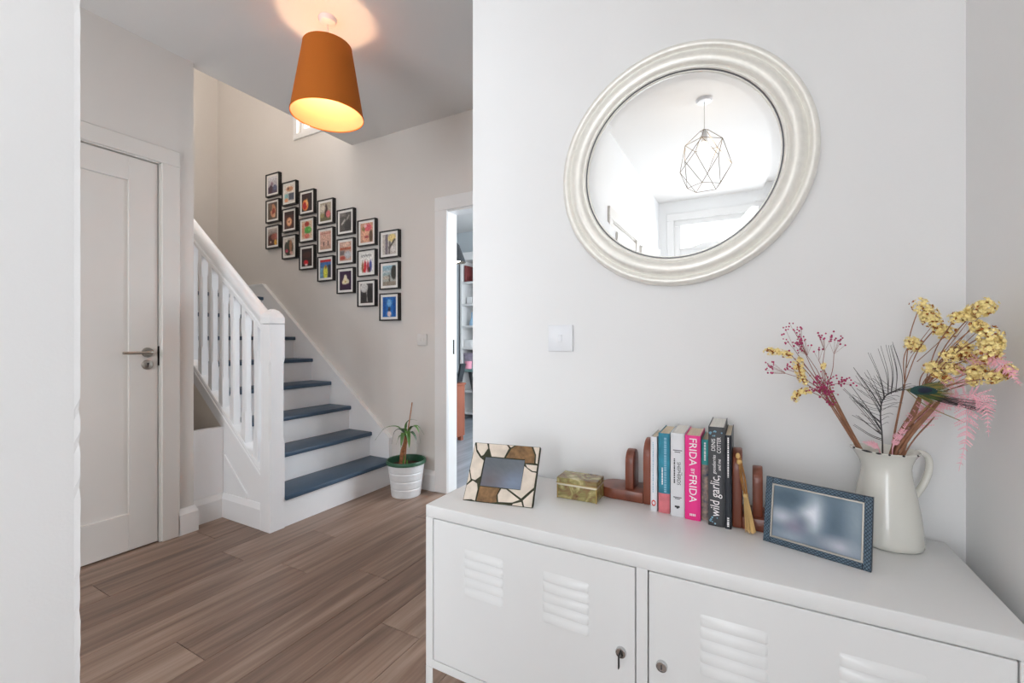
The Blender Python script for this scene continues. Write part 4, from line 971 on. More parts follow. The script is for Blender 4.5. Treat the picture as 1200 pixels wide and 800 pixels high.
# straw broom
br = thing('straw_broom', 'miniature straw broom leaning on the right bookend', 'ornament', (0.002, 1.183, TZ))
rn = random.Random(4); Pb = Vector((0.000, 1.181, TZ + 0.002)); Pw = Vector((-0.0105, 1.189, TZ + 0.088)); Pt = Vector((-0.024, 1.196, TZ + 0.176))
m = MB()
for k in range(46):
    a = rn.uniform(0, 2 * math.pi); q = math.sqrt(rn.random())
    e = Vector((math.cos(a) * 0.0120 * q, math.sin(a) * 0.008 * q, rn.uniform(0, 0.006) + 0.0006)); f_ = Vector((math.cos(a) * 0.0042 * q, math.sin(a) * 0.0042 * q, 0))
    m.tube([Pb + e, Pw + f_], 0.0008, 4)
m.build('bristles', 'straw', br)['kind'] = 'stuff'
m = MB(); m.tube([Pw + Vector((0.0004, 0, -0.004)), Pw + Vector((-0.0005, 0, 0.004))], 0.0058, 12); m.build('binding', 'straw', br, smooth=50)
m = MB()
for k in range(7):
    a = k * 0.9; f0 = Vector((math.cos(a), math.sin(a), 0)) * 0.0032
    m.tube(curve([Pw + f0, Pw.lerp(Pt, 0.45) + f0 * 1.6, Pt + f0 * 0.6], 5), 0.0013, 5)
m.build('handle', 'straw_dark', br, smooth=50)
m = MB(); m.sphere(Pt + Vector((0, 0, -0.012)), 0.0065, 10, 8, 1.1).sphere(Pt + Vector((-0.003, 0, 0.002)), 0.0052, 10, 8, 1.4); m.build('knot', 'straw', br, smooth=60)

# embossed blue-grey metal photo frame
KW, KH = 0.1935, 0.144
mat('pewter_blue', (104, 126, 142), 0.36, 0.35, var=0.12, scale=60)
mat('pewter_dark', (44, 54, 66), 0.45, 0.5)
T2 = Matrix.Translation((0, 0, 0.0002)) @ lean_matrix((0.025, 1.159), -18.06, 10)
kf = thing('metal_photo_frame', 'blue-grey embossed metal photo frame in front of the jug', 'photo frame', (0.12, 1.14, TZ))
bdr = 0.0150
m = MB(); m.T = T2
for (a, b, c, d) in ((0, bdr, 0, KH), (KW - bdr, KW, 0, KH), (bdr, KW - bdr, 0, bdr), (bdr, KW - bdr, KH - bdr, KH)): m.box(a, b, 0.0, 0.012, c, d)
kfo = m.build('frame', 'pewter_dark', kf)
# raised lozenges of the embossing
def lozenges(x0, x1, z0, z1):
    mb = MB(); mb.T = T2; nx = max(1, round((x1 - x0) / 0.0075)); nz = max(1, round((z1 - z0) / 0.0075)); ax = (x1 - x0) / nx; az = (z1 - z0) / nz
    for i in range(2 * nx + 1):
        for j in range(2 * nz + 1):
            if (i + j) % 2 == 0: continue
            cx_, cz_ = x0 + i * ax / 2, z0 + j * az / 2; hx, hz = ax * 0.40, az * 0.40
            l, r_, b, t = max(x0, cx_ - hx), min(x1, cx_ + hx), max(z0, cz_ - hz), min(z1, cz_ + hz)
            mb.add([(l, 0, cz_), (cx_, 0, b), (r_, 0, cz_), (cx_, 0, t), (cx_, -0.0016, cz_)], [(0, 1, 4), (1, 2, 4), (2, 3, 4), (3, 0, 4)])
    return mb
for (a, b, c, d) in ((0.001, bdr - 0.002, 0.001, KH - 0.001), (KW - bdr + 0.002, KW - 0.001, 0.001, KH - 0.001), (bdr, KW - bdr, 0.001, bdr - 0.002), (bdr, KW - bdr, KH - bdr + 0.002, KH - 0.001)):
    lozenges(a, b, c, d).build('embossing', 'pewter_blue', kfo)['kind'] = 'stuff'
m = MB(); m.T = T2
for (a, b, c, d) in ((bdr - 0.002, bdr + 0.0016, bdr - 0.002, KH - bdr + 0.002), (KW - bdr - 0.0016, KW - bdr + 0.002, bdr - 0.002, KH - bdr + 0.002), (bdr, KW - bdr, bdr - 0.002, bdr + 0.0016), (bdr, KW - bdr, KH - bdr - 0.0016, KH - bdr + 0.002)): m.box(a, b, -0.0014, 0.004, c, d, 0.0006)
m.build('inner_bead', 'brushed', kf)
pm = painted('photograph', KW - 2 * bdr, KH - 2 * bdr, [(E_, .46, .40, .15, .28, (206, 214, 224)), (E_, .44, .45, .07, .14, (226, 230, 236)), (E_, .18, .2, .22, .18, (72, 94, 110)), (E_, .32, .62, .10, .14, (92, 104, 122)), (E_, .12, .58, .14, .12, (182, 186, 198)), (E_, .70, .5, .10, .32, (76, 98, 116)), (E_, .78, .86, .18, .12, (180, 182, 194)), (E_, .27, .76, .07, .09, (138, 128, 148)), (E_, .94, .4, .07, .4, (140, 156, 168)), (E_, .22, .92, .18, .10, (146, 158, 172))], ((104, 124, 138), (100, 116, 130)), 36, 26, 0.004, 8, 0.20)
o = bpy.data.objects.new('photograph', pm); COL.objects.link(o); o.parent = kf; o.matrix_local = Matrix.Translation(-kf.location) @ T2 @ Matrix.Translation((KW / 2, 0.0022, KH / 2))
m = MB(); m.T = T2; m.box(bdr - 0.004, KW - bdr + 0.004, 0.0035, 0.010, bdr - 0.004, KH - bdr + 0.004); m.build('back_board', 'frame_black', kf)
m = MB(); tb = T2 @ Vector((KW * 0.5, 0.012, KH * 0.7)); dv = T2.to_3x3() @ Vector((0, 1, 0)); dv.z = 0; dv.normalize(); ft = Vector((tb.x, tb.y, TZ + 0.0006)) + dv * 0.018; sd = Vector((-dv.y, dv.x, 0)) * 0.012
m.add([tb - sd, tb + sd, ft + sd, ft - sd, tb - sd + dv * 0.003, tb + sd + dv * 0.003, ft + sd + dv * 0.003, ft - sd + dv * 0.003], [(0, 1, 2, 3), (7, 6, 5, 4), (0, 4, 5, 1), (1, 5, 6, 2), (2, 6, 7, 3), (3, 7, 4, 0)]); m.build('strut', 'frame_black', kf)

# enamel jug
JX, JY = 0.271, 1.287
jg = thing('enamel_jug', 'cream enamel jug with a chipped rim holding dried flowers', 'jug', (JX, JY, TZ))
ja = math.radians(200)               # direction of the pouring lip
def lip(p, a, r, h):
    k = max(0.0, (h - 0.165) / 0.045); dd = math.cos(a - ja)
    q = max(0.0, dd) ** 6 * k
    return Vector((p.x + math.cos(ja) * 0.012 * q, p.y + math.sin(ja) * 0.012 * q, p.z + 0.004 * q))
jp = [(0.001, 0.0012), (0.060, 0.0), (0.0655, 0.003), (0.0662, 0.012), (0.0640, 0.040), (0.0600, 0.075), (0.0550, 0.105), (0.0495, 0.135), (0.0455, 0.158), (0.0447, 0.170), (0.0462, 0.182), (0.0505, 0.194), (0.0555, 0.203), (0.0585, 0.206), (0.0600, 0.2085), (0.0585, 0.2105), (0.0560, 0.2085), (0.0490, 0.194), (0.0440, 0.182), (0.0425, 0.168), (0.0445, 0.14), (0.055, 0.09), (0.060, 0.03), (0.001, 0.004)]
MB().lathe(jp, (JX, JY, TZ), 56, 'z', fn=lip).build('body', 'enamel', jg, smooth=60)
hd = math.radians(20)
def hp_(r, z): return (JX + r * math.cos(hd), JY + r * math.sin(hd), TZ + z)
hc = curve([hp_(0.044, 0.188), hp_(0.064, 0.205), hp_(0.084, 0.196), hp_(0.087, 0.168), hp_(0.077, 0.136), hp_(0.060, 0.108), hp_(0.052, 0.100)], 7)
MB().tube(hc, [0.0062] * len(hc), 10, flat=1.35).build('handle', 'enamel', jg, smooth=60)
rn = random.Random(12); ch = MB()
for a0, l in ((222, 16), (243, 9), (205, 5), (262, 4), (285, 5), (318, 3)):
    pts = []
    for k in range(5):
        a = math.radians(a0 + l * k / 4); p = lip(Vector((0.0598 * math.cos(a), 0.0598 * math.sin(a), 0.2090)), a, 0.06, 0.209); pts.append(p + Vector((JX, JY, TZ)))
    ch.tube(pts, [0.0008, 0.0019, 0.0023, 0.0018, 0.0007], 6)
ch.build('rim_chips', 'enamel_chip', jg, smooth=60)['kind'] = 'stuff'

# ------------------------------------------------------------------ dried flowers in the jug
FG = 'dried stems in the enamel jug'
def berries(mb, c, spread, n, rn, r=0.0022):
    for k in range(n):
        p = Vector(c) + Vector((rn.gauss(0, spread[0]), rn.gauss(0, spread[1]), rn.gauss(0, spread[2])))
        p.y = min(p.y, YM - 0.012); mb.sphere(p, r * rn.uniform(0.75, 1.2), 6, 4); yield p
def twig(mb, a, b, r0, r1, bend=0.0, rn=random, n=5):
    a, b = Vector(a), Vector(b); mid = a.lerp(b, 0.5) + Vector((rn.uniform(-1, 1), rn.uniform(-0.5, 0.5), rn.uniform(-0.3, 1))) * bend
    c = curve([a, mid, b], n); mb.tube(c, [r0 + (r1 - r0) * i / (len(c) - 1) for i in range(len(c))], 5)
IN = Vector((JX, JY, TZ + 0.10))          # inside the jug
# --- magenta berry sprig
rn = random.Random(21)
bs = thing('berry_sprig', 'dried sprig of tiny magenta berries leaning left out of the jug', 'dried flowers', (0.235, 1.285, TZ + 0.06), FG)
node = Vector((0.1530, 1.2500, 0.9750))
stm = MB()
for k, (dx, dz) in enumerate(((0, 0), (0.004, 0.003), (-0.004, 0.002), (0.002, -0.004))):
    c = curve([IN + Vector((0.02 * (k % 2), 0.01, -0.03)), (0.2190, 1.2720, 0.8410), (0.1910, 1.2600, 0.9000), node + Vector((dx, 0, dz))], 6); stm.tube([p + Vector((dx, dz * 0.6, 0)) for p in c], [0.0026 - 0.0010 * i / len(c) for i in range(len(c))], 6)
stm.build('stem', 'stem_brown', bs, smooth=60)
tw = MB(); be = MB()
CL = [((0.0890, 1.2500, 1.1180), (0.011, 0.01, 0.006), 14), ((0.0730, 1.2500, 1.0930), (0.004, 0.006, 0.012), 10), ((0.1040, 1.2450, 1.0810), (0.009, 0.01, 0.010), 34), ((0.1510, 1.2500, 1.0970), (0.014, 0.008, 0.006), 16), ((0.1760, 1.2500, 1.0870), (0.009, 0.006, 0.005), 10), ((0.0450, 1.2500, 1.0200), (0.007, 0.008, 0.010), 20), ((0.0800, 1.2500, 1.0210), (0.006, 0.006, 0.006), 10),
      ((0.1470, 1.2400, 0.9940), (0.012, 0.012, 0.012), 44), ((0.1530, 1.2400, 0.9710), (0.010, 0.012, 0.010), 40), ((0.1300, 1.2400, 0.9730), (0.008, 0.008, 0.005), 12), ((0.1890, 1.2450, 0.9950), (0.010, 0.008, 0.006), 22), ((0.1610, 1.2500, 0.9460), (0.006, 0.006, 0.008), 14), ((0.1360, 1.2500, 1.0650), (0.010, 0.004, 0.003), 5)]
for c, sp, n in CL:
    c = Vector(c); hub = node.lerp(c, 0.72); twig(tw, node + Vector((0, 0, -0.008)), hub, 0.0010, 0.0006, 0.006, rn)
    for p in berries(be, c, sp, n, rn):
        if rn.random() < 0.5: tw.tube([hub, p], 0.00030, 3)
tw.build('twigs', 'berry_stem', bs)
be.build('berries', 'berry', bs, smooth=80)['kind'] = 'stuff'
# --- statice
def floret(mb, p, d, r, rn, sl=0):
    """little papery cup of five petals round a brown eye"""
    d = Vector(d).normalized(); a = d.orthogonal().normalized(); b = d.cross(a); p = Vector(p); n = 5; ph = rn.uniform(0, 6)
    vs = [p]; fs = []
    for k in range(n):
        t = ph + 2 * math.pi * k / n; t2 = t + math.pi / n
        vs.append(p + (a * math.cos(t) + b * math.sin(t)) * r + d * r * 0.75); vs.append(p + (a * math.cos(t2) + b * math.sin(t2)) * r * 0.72 + d * r * 0.45)
    for k in range(n): fs += [(0, 1 + 2 * k, 2 + 2 * k), (0, 2 + 2 * k, 1 + 2 * ((k + 1) % n))]
    mb.slot(sl).add(vs, fs)
def cluster(mb, pts, rad, n, rn, brown=0.22):
    rad *= 1.3; n = int(n * 2.7); brown *= 0.75
    c = curve(pts, 8)
    for k in range(n):
        q = rn.random() * (len(c) - 1); i = min(int(q), len(c) - 2); p = c[i].lerp(c[i + 1], q - i)
        d = Vector((rn.gauss(0, 1), rn.gauss(-0.25, 1), rn.gauss(0.15, 1))).normalized(); pp = p + d * rad * rn.uniform(0.6, 1.0)
        pp.x = min(pp.x, XR - 0.006); pp.y = min(pp.y, YM - 0.006)
        bz = 0.5 + 0.5 * math.sin(q * 2.1 + 1.0)
        if rn.random() < brown * 2 * bz: floret(mb, pp, d, rn.uniform(0.0026, 0.0040), rn, 1)
        else: floret(mb, pp, d, rn.uniform(0.0030, 0.0046), rn)
    mb.slot(1)
    mb.tube(c, 0.0024, 5)
rn = random.Random(33)
s1 = thing('statice_sprig', 'pale yellow dried statice mixed in with the magenta berries', 'dried flowers', (0.23, 1.28, TZ + 0.06), FG)
m = MB()
cl = [([(0.0340, 1.2500, 1.0620), (0.0560, 1.2500, 1.0600), (0.0860, 1.2500, 1.0520)], 0.006, 34), ([(0.0980, 1.2500, 1.0340), (0.1040, 1.2450, 1.0100), (0.1110, 1.2450, 0.9880)], 0.008, 40), ([(0.0920, 1.2400, 0.9470), (0.1000, 1.2400, 0.9640), (0.1220, 1.2400, 0.9690)], 0.0055, 30), ([(0.1040, 1.2500, 1.0440), (0.1060, 1.2500, 1.0380)], 0.003, 8), ([(0.1500, 1.2500, 1.0310), (0.1500, 1.2500, 1.0230)], 0.003, 8)]
for p, r, n in cl: cluster(m, p, r, n, rn, 0.2)
m.build('florets', ['statice', 'statice_brown'], s1)['kind'] = 'stuff'
m = MB(); nd = Vector((0.1670, 1.2550, 0.9300))
m.tube(curve([IN, (0.2170, 1.2700, 0.8370), nd], 6), 0.0014, 5)
for p, r, n in cl: m.tube(curve([nd, nd.lerp(Vector(p[-1]), 0.5) + Vector((0.004, 0, 0.004)), p[-1]], 5), 0.0009, 5)
m.build('stem', 'stem_brown', s1, smooth=60)
YL = [('large pale yellow statice sprig topping the bouquet, nearest the mirror', ((0.2960, 1.2550, 0.9920)), [([(0.3140, 1.2250, 1.1630), (0.3250, 1.2200, 1.1420), (0.3350, 1.2200, 1.1230)], 0.013, 80), ([(0.3390, 1.2200, 1.1170), (0.3480, 1.2150, 1.1030), (0.3560, 1.2100, 1.1060)], 0.010, 54), ([(0.3010, 1.2400, 1.0820), (0.3070, 1.2350, 1.0780), (0.3140, 1.2350, 1.0740)], 0.0105, 56)], 0.26),
      ('tall yellow statice sprig spread in front of the wall corner', ((0.3220, 1.2350, 0.9860)), [([(0.3480, 1.1600, 1.1290), (0.3590, 1.1500, 1.1350), (0.3680, 1.1400, 1.1370)], 0.009, 54), ([(0.3680, 1.1400, 1.1400), (0.3760, 1.1300, 1.1460), (0.3810, 1.1250, 1.1500)], 0.012, 66), ([(0.3710, 1.1400, 1.1160), (0.3770, 1.1350, 1.1110)], 0.008, 36), ([(0.3810, 1.1250, 1.1020), (0.3860, 1.1200, 1.0800), (0.3810, 1.1250, 1.0580)], 0.0145, 120), ([(0.3600, 1.1700, 1.0820), (0.3690, 1.1600, 1.0730)], 0.005, 18)], 0.14),
      ('low yellow statice sprig spreading right above the peacock eye', ((0.3160, 1.2350, 0.9620)), [([(0.3460, 1.1900, 1.0550), (0.3580, 1.1800, 1.0620), (0.3720, 1.1700, 1.0560)], 0.0115, 84), ([(0.3230, 1.2150, 1.0300), (0.3360, 1.2100, 1.0350), (0.3490, 1.2000, 1.0300)], 0.008, 56), ([(0.3510, 1.1900, 1.0330), (0.3610, 1.1800, 1.0300)], 0.008, 40), ([(0.3700, 1.1500, 1.0270), (0.3780, 1.1400, 1.0320)], 0.0095, 50), ([(0.3680, 1.1500, 1.0110), (0.3750, 1.1450, 1.0090)], 0.005, 18), ([(0.3810, 1.1200, 1.0190), (0.3910, 1.1100, 1.0250), (0.4010, 1.1000, 1.0350)], 0.0085, 66), ([(0.3310, 1.2050, 1.0230), (0.3490, 1.1900, 1.0070)], 0.006, 36)], 0.28)]
for q, (lab, nd, cls, br_) in enumerate(YL):
    rn = random.Random(50 + q); s = thing('statice_sprig', lab, 'dried flowers', (JX, JY, TZ + 0.06), FG)
    m = MB()
    for p, r, n in cls: cluster(m, p, r, n, rn, br_)
    m.build('florets', ['statice', 'statice_brown'], s)['kind'] = 'stuff'
    m = MB(); nd = Vector(nd)
    for k in range(3):
        o2 = Vector((rn.uniform(-0.004, 0.004), rn.uniform(-0.004, 0.004), 0)); m.tube(curve([IN + o2 * 2 + Vector((0, 0, -0.03)), Vector((0.2800, 1.2750, 0.8510)) + o2 + Vector((0.008 * q, -0.006 * q, 0)), nd + o2 * 0.6], 6), 0.0020, 5)
    for p, r, n in cls:
        e_ = Vector(p[0]); m.tube(curve([nd, nd.lerp(e_, 0.55) + Vector((-0.006, 0, 0.006)), e_], 6), 0.0010, 5)
        twig(m, nd.lerp(e_, 0.4), Vector(p[-1]), 0.0008, 0.0005, 0.004, rn)
    m.build('stem', 'stem_brown', s, smooth=60)
# --- thick brown stalks
STK = [((0.2860, 1.2620, 0.8470), (0.3350, 1.2050, 0.9600), 0.0034), ((0.2920, 1.2580, 0.8470), (0.3400, 1.2000, 0.9680), 0.0030), ((0.2790, 1.2680, 0.8510), (0.3300, 1.2100, 0.9620), 0.0030), ((0.3010, 1.2620, 0.8450), (0.3340, 1.2150, 0.9300), 0.0015), ((0.2840, 1.2800, 0.8510), (0.3120, 1.2500, 0.9410), 0.0032)]
SLB = ['thick brown stalk in the middle of the slanting bundle in the jug', 'brown stalk reaching highest and furthest right from the jug mouth', 'brown stalk on the left of the slanting bundle in the jug', 'thinnest brown stalk, lowest on the right of the jug mouth', 'short steep brown stalk beside the peacock feather shaft']
for (a, b, r), slb in zip(STK, SLB): tag(MB().tube(curve([IN + Vector((0.0, 0, -0.02)), a, b], 6), [r] * 12 + [r * 0.6], 7).build('dried_stalk', 'stem_brown', smooth=60), slb, 'dried flowers', 'bare brown stalks in the jug')
# --- pink fern fronds
def frond(mb, pts, length, n, rn, w0=0.2):
    c = curve(pts, 14); m_ = len(c); mb.tube(c, [0.0011 - 0.0007 * i / m_ for i in range(m_)], 4)
    for k in range(n):
        t = 0.12 + 0.86 * k / n; i = int(t * (m_ - 1)); p = c[i]; d = (c[min(i + 1, m_ - 1)] - c[max(i - 1, 0)]).normalized()
        s = d.cross(Vector((0.25, -1, 0.1))).normalized(); L = length * math.sin(min(1.0, w0 + t * 0.9) * math.pi * 0.97) ** 0.7
        for sg in (-1, 1):
            e = p + (s * sg * 0.85 + d * 0.55) * L * rn.uniform(0.8, 1.1) + Vector((0, rn.uniform(-0.004, 0.004), -0.10 * L)); e.x = min(e.x, XR - 0.004)
            mb.tube([p, p.lerp(e, 0.5) + Vector((0, 0, 0.02 * L)), e], [0.0006, 0.0005, 0.0003], 3)
            for q in range(1, 7):
                b = p.lerp(e, q / 6.6); v = (e - p).normalized(); u = v.cross(Vector((0.2, -1, 0))).normalized(); l2 = L * 0.24 * (1 - q / 9)
                for s2 in (-1, 1):
                    x = b + (u * s2 * 0.8 + v * 0.6) * l2; x.x = min(x.x, XR - 0.004)
                    mb.add([b + v * 0.0013, b - v * 0.0013, x + Vector((0, -0.0004, 0)), b + Vector((0, 0.0006, 0))], [(0, 1, 2), (0, 3, 2), (1, 3, 2), (0, 1, 3)])
FRONDS = [('pink dried fern frond drooping against the right wall below the statice', [(0.3000, 1.2700, 0.8580), (0.3270, 1.2400, 0.9400), (0.3620, 1.1700, 0.9730), (0.3620, 1.1500, 0.9150), (0.3480, 1.1400, 0.8390)], 0.031, 30),
          ('pink dried fern frond drooping nearest the wall corner', [(0.3010, 1.2750, 0.8580), (0.3340, 1.2400, 0.9500), (0.3720, 1.1550, 0.9850), (0.3850, 1.1400, 0.9620), (0.3850, 1.1300, 0.9100)], 0.027, 26),
          ('pink dried fern frond reaching out to the right edge of the photo', [(0.3020, 1.2700, 0.8590), (0.3390, 1.2100, 0.9630), (0.3760, 1.1300, 1.0540), (0.3940, 1.0950, 1.0380), (0.4060, 1.0750, 1.0100)], 0.026, 34),
          ('short pink dried fern standing in the middle of the jug mouth', [(0.2770, 1.2600, 0.8500), (0.2890, 1.2500, 0.8840), (0.3050, 1.2350, 0.9250)], 0.013, 20),
          ('tiny pink dried fern at the left lip of the jug', [(0.2520, 1.2550, 0.8450), (0.2390, 1.2500, 0.8560), (0.2200, 1.2450, 0.8600)], 0.009, 14)]
for q, (lab, pts, L, n) in enumerate(FRONDS):
    rn = random.Random(70 + q); s = thing('fern_frond', lab, 'dried flowers', (JX, JY, TZ + 0.08), FG)
    m = MB(); m.tube(curve([IN + Vector((0.004 * q, 0, -0.02)), Vector(pts[0]), Vector(pts[1])], 5), 0.0012, 5); m.build('stem', 'fern_pink', s, smooth=60)
    m = MB(); frond(m, pts, L, n, rn); m.build('leaflets', 'fern_pink', s)['kind'] = 'stuff'
# --- peacock feather
pf = thing('peacock_feather', 'peacock feather with a blue-green eye bending right over the jug', 'feather', (JX, JY, TZ + 0.06), FG)
rn = random.Random(90)
spine = curve([IN + Vector((-0.006, 0, -0.02)), (0.2610, 1.2680, 0.8540), (0.2550, 1.2550, 0.9140), (0.2560, 1.2500, 0.9490), (0.2640, 1.2420, 0.9690), (0.2800, 1.2350, 0.9800), (0.2950, 1.2280, 0.9830)], 8)
MB().tube(spine, [0.0017 - 0.0008 * i / len(spine) for i in range(len(spine))], 6).build('shaft', 'feather_dark', pf, smooth=60)
bb = MB(); n0 = 12
TIPS_UP = [(0.2040, 1.2400, 1.0270), (0.2100, 1.2400, 1.0140), (0.2290, 1.2350, 1.0610), (0.2280, 1.2400, 1.0220), (0.2500, 1.2300, 1.0760), (0.2600, 1.2350, 1.0780), (0.2700, 1.2400, 1.0780), (0.2700, 1.2300, 1.0800), (0.2330, 1.2400, 0.9860), (0.1850, 1.2400, 0.9760), (0.2190, 1.2450, 0.9470), (0.2090, 1.2450, 0.9190), (0.2070, 1.2500, 0.8970), (0.1970, 1.2350, 0.9890), (0.2390, 1.2350, 1.0100), (0.2010, 1.2400, 0.9620)]
def near(a, b): return Vector(a).lerp(Vector(b), 0.5)
ROOTS = [(0.2560, 1.2500, 0.9370), (0.2550, 1.2520, 0.9260), (0.2600, 1.2450, 0.9610), (0.2560, 1.2500, 0.9450), (0.2650, 1.2400, 0.9710), (0.2700, 1.2400, 0.9730), (0.2770, 1.2360, 0.9780), (0.2880, 1.2320, 0.9810), (0.2570, 1.2500, 0.9530), (0.2550, 1.2550, 0.9060), (0.2560, 1.2580, 0.8900), (0.2580, 1.2600, 0.8790), (0.2580, 1.2620, 0.8670), (0.2540, 1.2560, 0.8940), (0.2590, 1.2460, 0.9590), (0.2560, 1.2600, 0.8820)]
for a, b in zip(ROOTS, TIPS_UP):
    for k in range(2):
        j = Vector((rn.uniform(-0.006, 0.006), rn.uniform(-0.01, 0.01), rn.uniform(-0.006, 0.006))) * k
        A, Bq = Vector(a) + Vector((0, 0, -0.003 * k)), Vector(b) + j; mid = A.lerp(Bq, 0.5) + Vector((0.006, 0, -0.007))
        c = curve([A, mid, Bq], 6); bb.tube(c, [0.00085 - 0.0005 * i / len(c) for i in range(len(c))], 4)
for k in range(16):
    t = 0.28 + 0.62 * k / 16; i = int(t * (len(spine) - 1)); p = spine[i]
    L = rn.uniform(0.02, 0.045); e = p + Vector((L * rn.uniform(0.6, 1), rn.uniform(-0.01, 0.01), L * rn.uniform(0.1, 0.5))); c = curve([p, p.lerp(e, 0.6) + Vector((0.002, 0, 0.004)), e], 4); bb.tube(c, 0.0004, 4)
    L = rn.uniform(0.03, 0.06); e = p + Vector((-L, rn.uniform(-0.01, 0.01), L * rn.uniform(0.3, 0.8))); c = curve([p, p.lerp(e, 0.5) + Vector((0.002, 0, -0.006)), e], 4); bb.tube(c, 0.0004, 4)
bb.build('barbs', 'feather_dark', pf)['kind'] = 'stuff'
# eye: vane of fine barbs plus coloured discs, laid in the feather's own plane
E0 = Vector((0.2920, 1.2280, 0.9830)); E1 = Vector((0.3490, 1.1650, 0.9840)); ax_ = (E1 - E0); Le = ax_.length; ax_.normalize()
nrm = Vector((0.35, -0.9, 0.25)); nrm = (nrm - ax_ * nrm.dot(ax_)).normalized(); bn = ax_.cross(nrm)
vane = MB()
for k in range(170):
    t = rn.random(); sg = rn.choice((-1, 1)); s0 = E0 + ax_ * Le * 0.5 * rn.random() ** 1.5
    ang = rn.uniform(0.0, 0.46) * sg; L = Le * rn.uniform(0.75, 1.08) * (1 - 0.35 * abs(ang)); e = E0 + (ax_ * math.cos(ang) + bn * math.sin(ang)) * L
    w_ = (e - E0).normalized().cross(nrm) * 0.0011; md = E0.lerp(e, 0.55) + nrm * 0.001
    vane.slot(0 if rn.random() < 0.65 else 1).add([E0, md - w_, e, md + w_, md + nrm * 0.0008], [(0, 1, 4), (1, 2, 4), (2, 3, 4), (3, 0, 4), (0, 3, 2, 1)])
vane.build('vane', ['feather_green', 'feather_gold'], pf)['kind'] = 'stuff'
def plate(name, cpos, a, b, lift, mm):
    vs = []; n = 20
    for k in range(n):
        t = 2 * math.pi * k / n; vs.append(cpos + ax_ * a * math.cos(t) + bn * b * math.sin(t) * (1 - 0.25 * math.cos(t)) + nrm * lift)
    vs.append(cpos + nrm * (lift + 0.0014)); m = MB(); m.add(vs, [(k, (k + 1) % n, n) for k in range(n)] + [tuple(range(n - 1, -1, -1))]); m.build(name, mm, pf, smooth=80)
plate('eye_ring', E0 + ax_ * Le * 0.40, Le * 0.29, Le * 0.13, 0.0016, 'feather_teal')
plate('eye_spot', E0 + ax_ * Le * 0.44, Le * 0.15, Le * 0.08, 0.0034, 'feather_navy')
tail = MB()
for k in range(26):
    e = Vector((0.3700, 1.1500, 0.9720)) + Vector((rn.uniform(-0.02, 0.03), rn.uniform(-0.02, 0.01), 0)); e.z -= (e.x - 0.3) * 0.25 * rn.random(); c = curve([E0 + Vector((0, 0, -0.001)), E0.lerp(e, 0.5) + Vector((0, 0, -0.004 * rn.random())), e], 5); tail.tube(c, [0.0007 - 0.00004 * i for i in range(len(c))], 4)
tail.build('tail_barbs', 'feather_dark', pf)['kind'] = 'stuff'
c = curve([E0, (0.3170, 1.2000, 0.9540), (0.3620, 1.1600, 0.9300)], 6)
MB().tube(c, 0.0009, 5).build('loose_barb', 'feather_gold', pf)

# ------------------------------------------------------------------ the study seen through the doorway
bc = thing('bookcase', 'tall white open bookcase at the back of the study', 'bookcase', (-3.0, 5.2, 0))
BX0, BX1, BY0, BY1 = -3.575, -2.45, 5.06, 5.348
MB().box(BX0, BX1, BY1 - 0.012, BY1, 0, 2.2).build('back_panel', 'paint_study_grey', bc)
for x in (BX0, BX1 - 0.03, (BX0 + BX1) / 2): MB().box(x, x + 0.03, BY0, BY1 - 0.012, 0, 2.2, 0.002).build('upright', 'gloss_white', bc)
for z in (0.08, 0.38, 0.68, 0.98, 1.285, 1.59, 1.895): MB().box(BX0 + 0.03, BX1 - 0.03, BY0 + 0.004, BY1 - 0.012, z - 0.026, z, 0.002).build('shelf', 'gloss_white', bc)
MB().box(BX0 - 0.02, BX1 + 0.02, BY0 - 0.02, BY1, 2.19, 2.30, 0.004).build('cornice', 'gloss_white', bc)
wr = thing('wardrobe', 'grey cupboard beside the bookcase in the study', 'cupboard', (-4.05, 5.15, 0))
MB().box(-4.55, -3.60, 5.0, 5.345, 0, 2.25, 0.004).build('body', 'paint_study_grey', wr)
for a, b in ((-4.54, -4.08), (-4.07, -3.61)):
    d_ = MB().box(a, b, 4.982, 5.0, 0.06, 2.24, 0.002).build('door', 'paint_study_grey', wr); hx = b - 0.04 if a < -4.3 else a + 0.04
    MB().tube([(hx, 4.97, 1.0), (hx, 4.97, 1.15)], 0.005, 8).build('handle', 'chrome', d_)
def shelf_item(name, label, cat, fn, mm):
    m = MB(); fn(m); tag(m.build(name, mm, smooth=50), label, cat, 'things on the study bookcase')
shelf_item('book', 'dark red book upright on the top study shelf', 'book', lambda m: m.box(-3.53, -3.505, 5.10, 5.28, 1.8952, 2.13, 0.002), 'book_red')
shelf_item('picture_card', 'small white framed card on the second study shelf', 'card', lambda m: (m.box(-3.52, -3.43, 5.14, 5.155, 1.5902, 1.69, 0.002), m.box(-3.505, -3.445, 5.136, 5.142, 1.605, 1.675)), 'ceramic_white')
shelf_item('bud_vase', 'pale blue bud vase on the third study shelf', 'vase', lambda m: m.lathe([(0.001, 1.2852), (0.03, 1.2852), (0.036, 1.32), (0.026, 1.36), (0.010, 1.40), (0.009, 1.46), (0.013, 1.475), (0.001, 1.475)], (-3.45, 5.17, 0), 20), 'vase_blue')
shelf_item('ornament_box', 'white box with a coloured motif on the fourth study shelf', 'box', lambda m: (m.box(-3.535, -3.40, 5.10, 5.25, 0.9802, 1.09, 0.003), m.box(-3.50, -3.43, 5.097, 5.101, 1.0, 1.06)), 'ceramic_white')
shelf_item('storage_box', 'lilac patterned storage box on the lower study shelf', 'box', lambda m: (m.box(-3.52, -3.2, 5.09, 5.3, 0.6802, 0.90, 0.004), m.box(-3.525, -3.195, 5.085, 5.305, 0.86, 0.905, 0.003)), 'lilac_print')
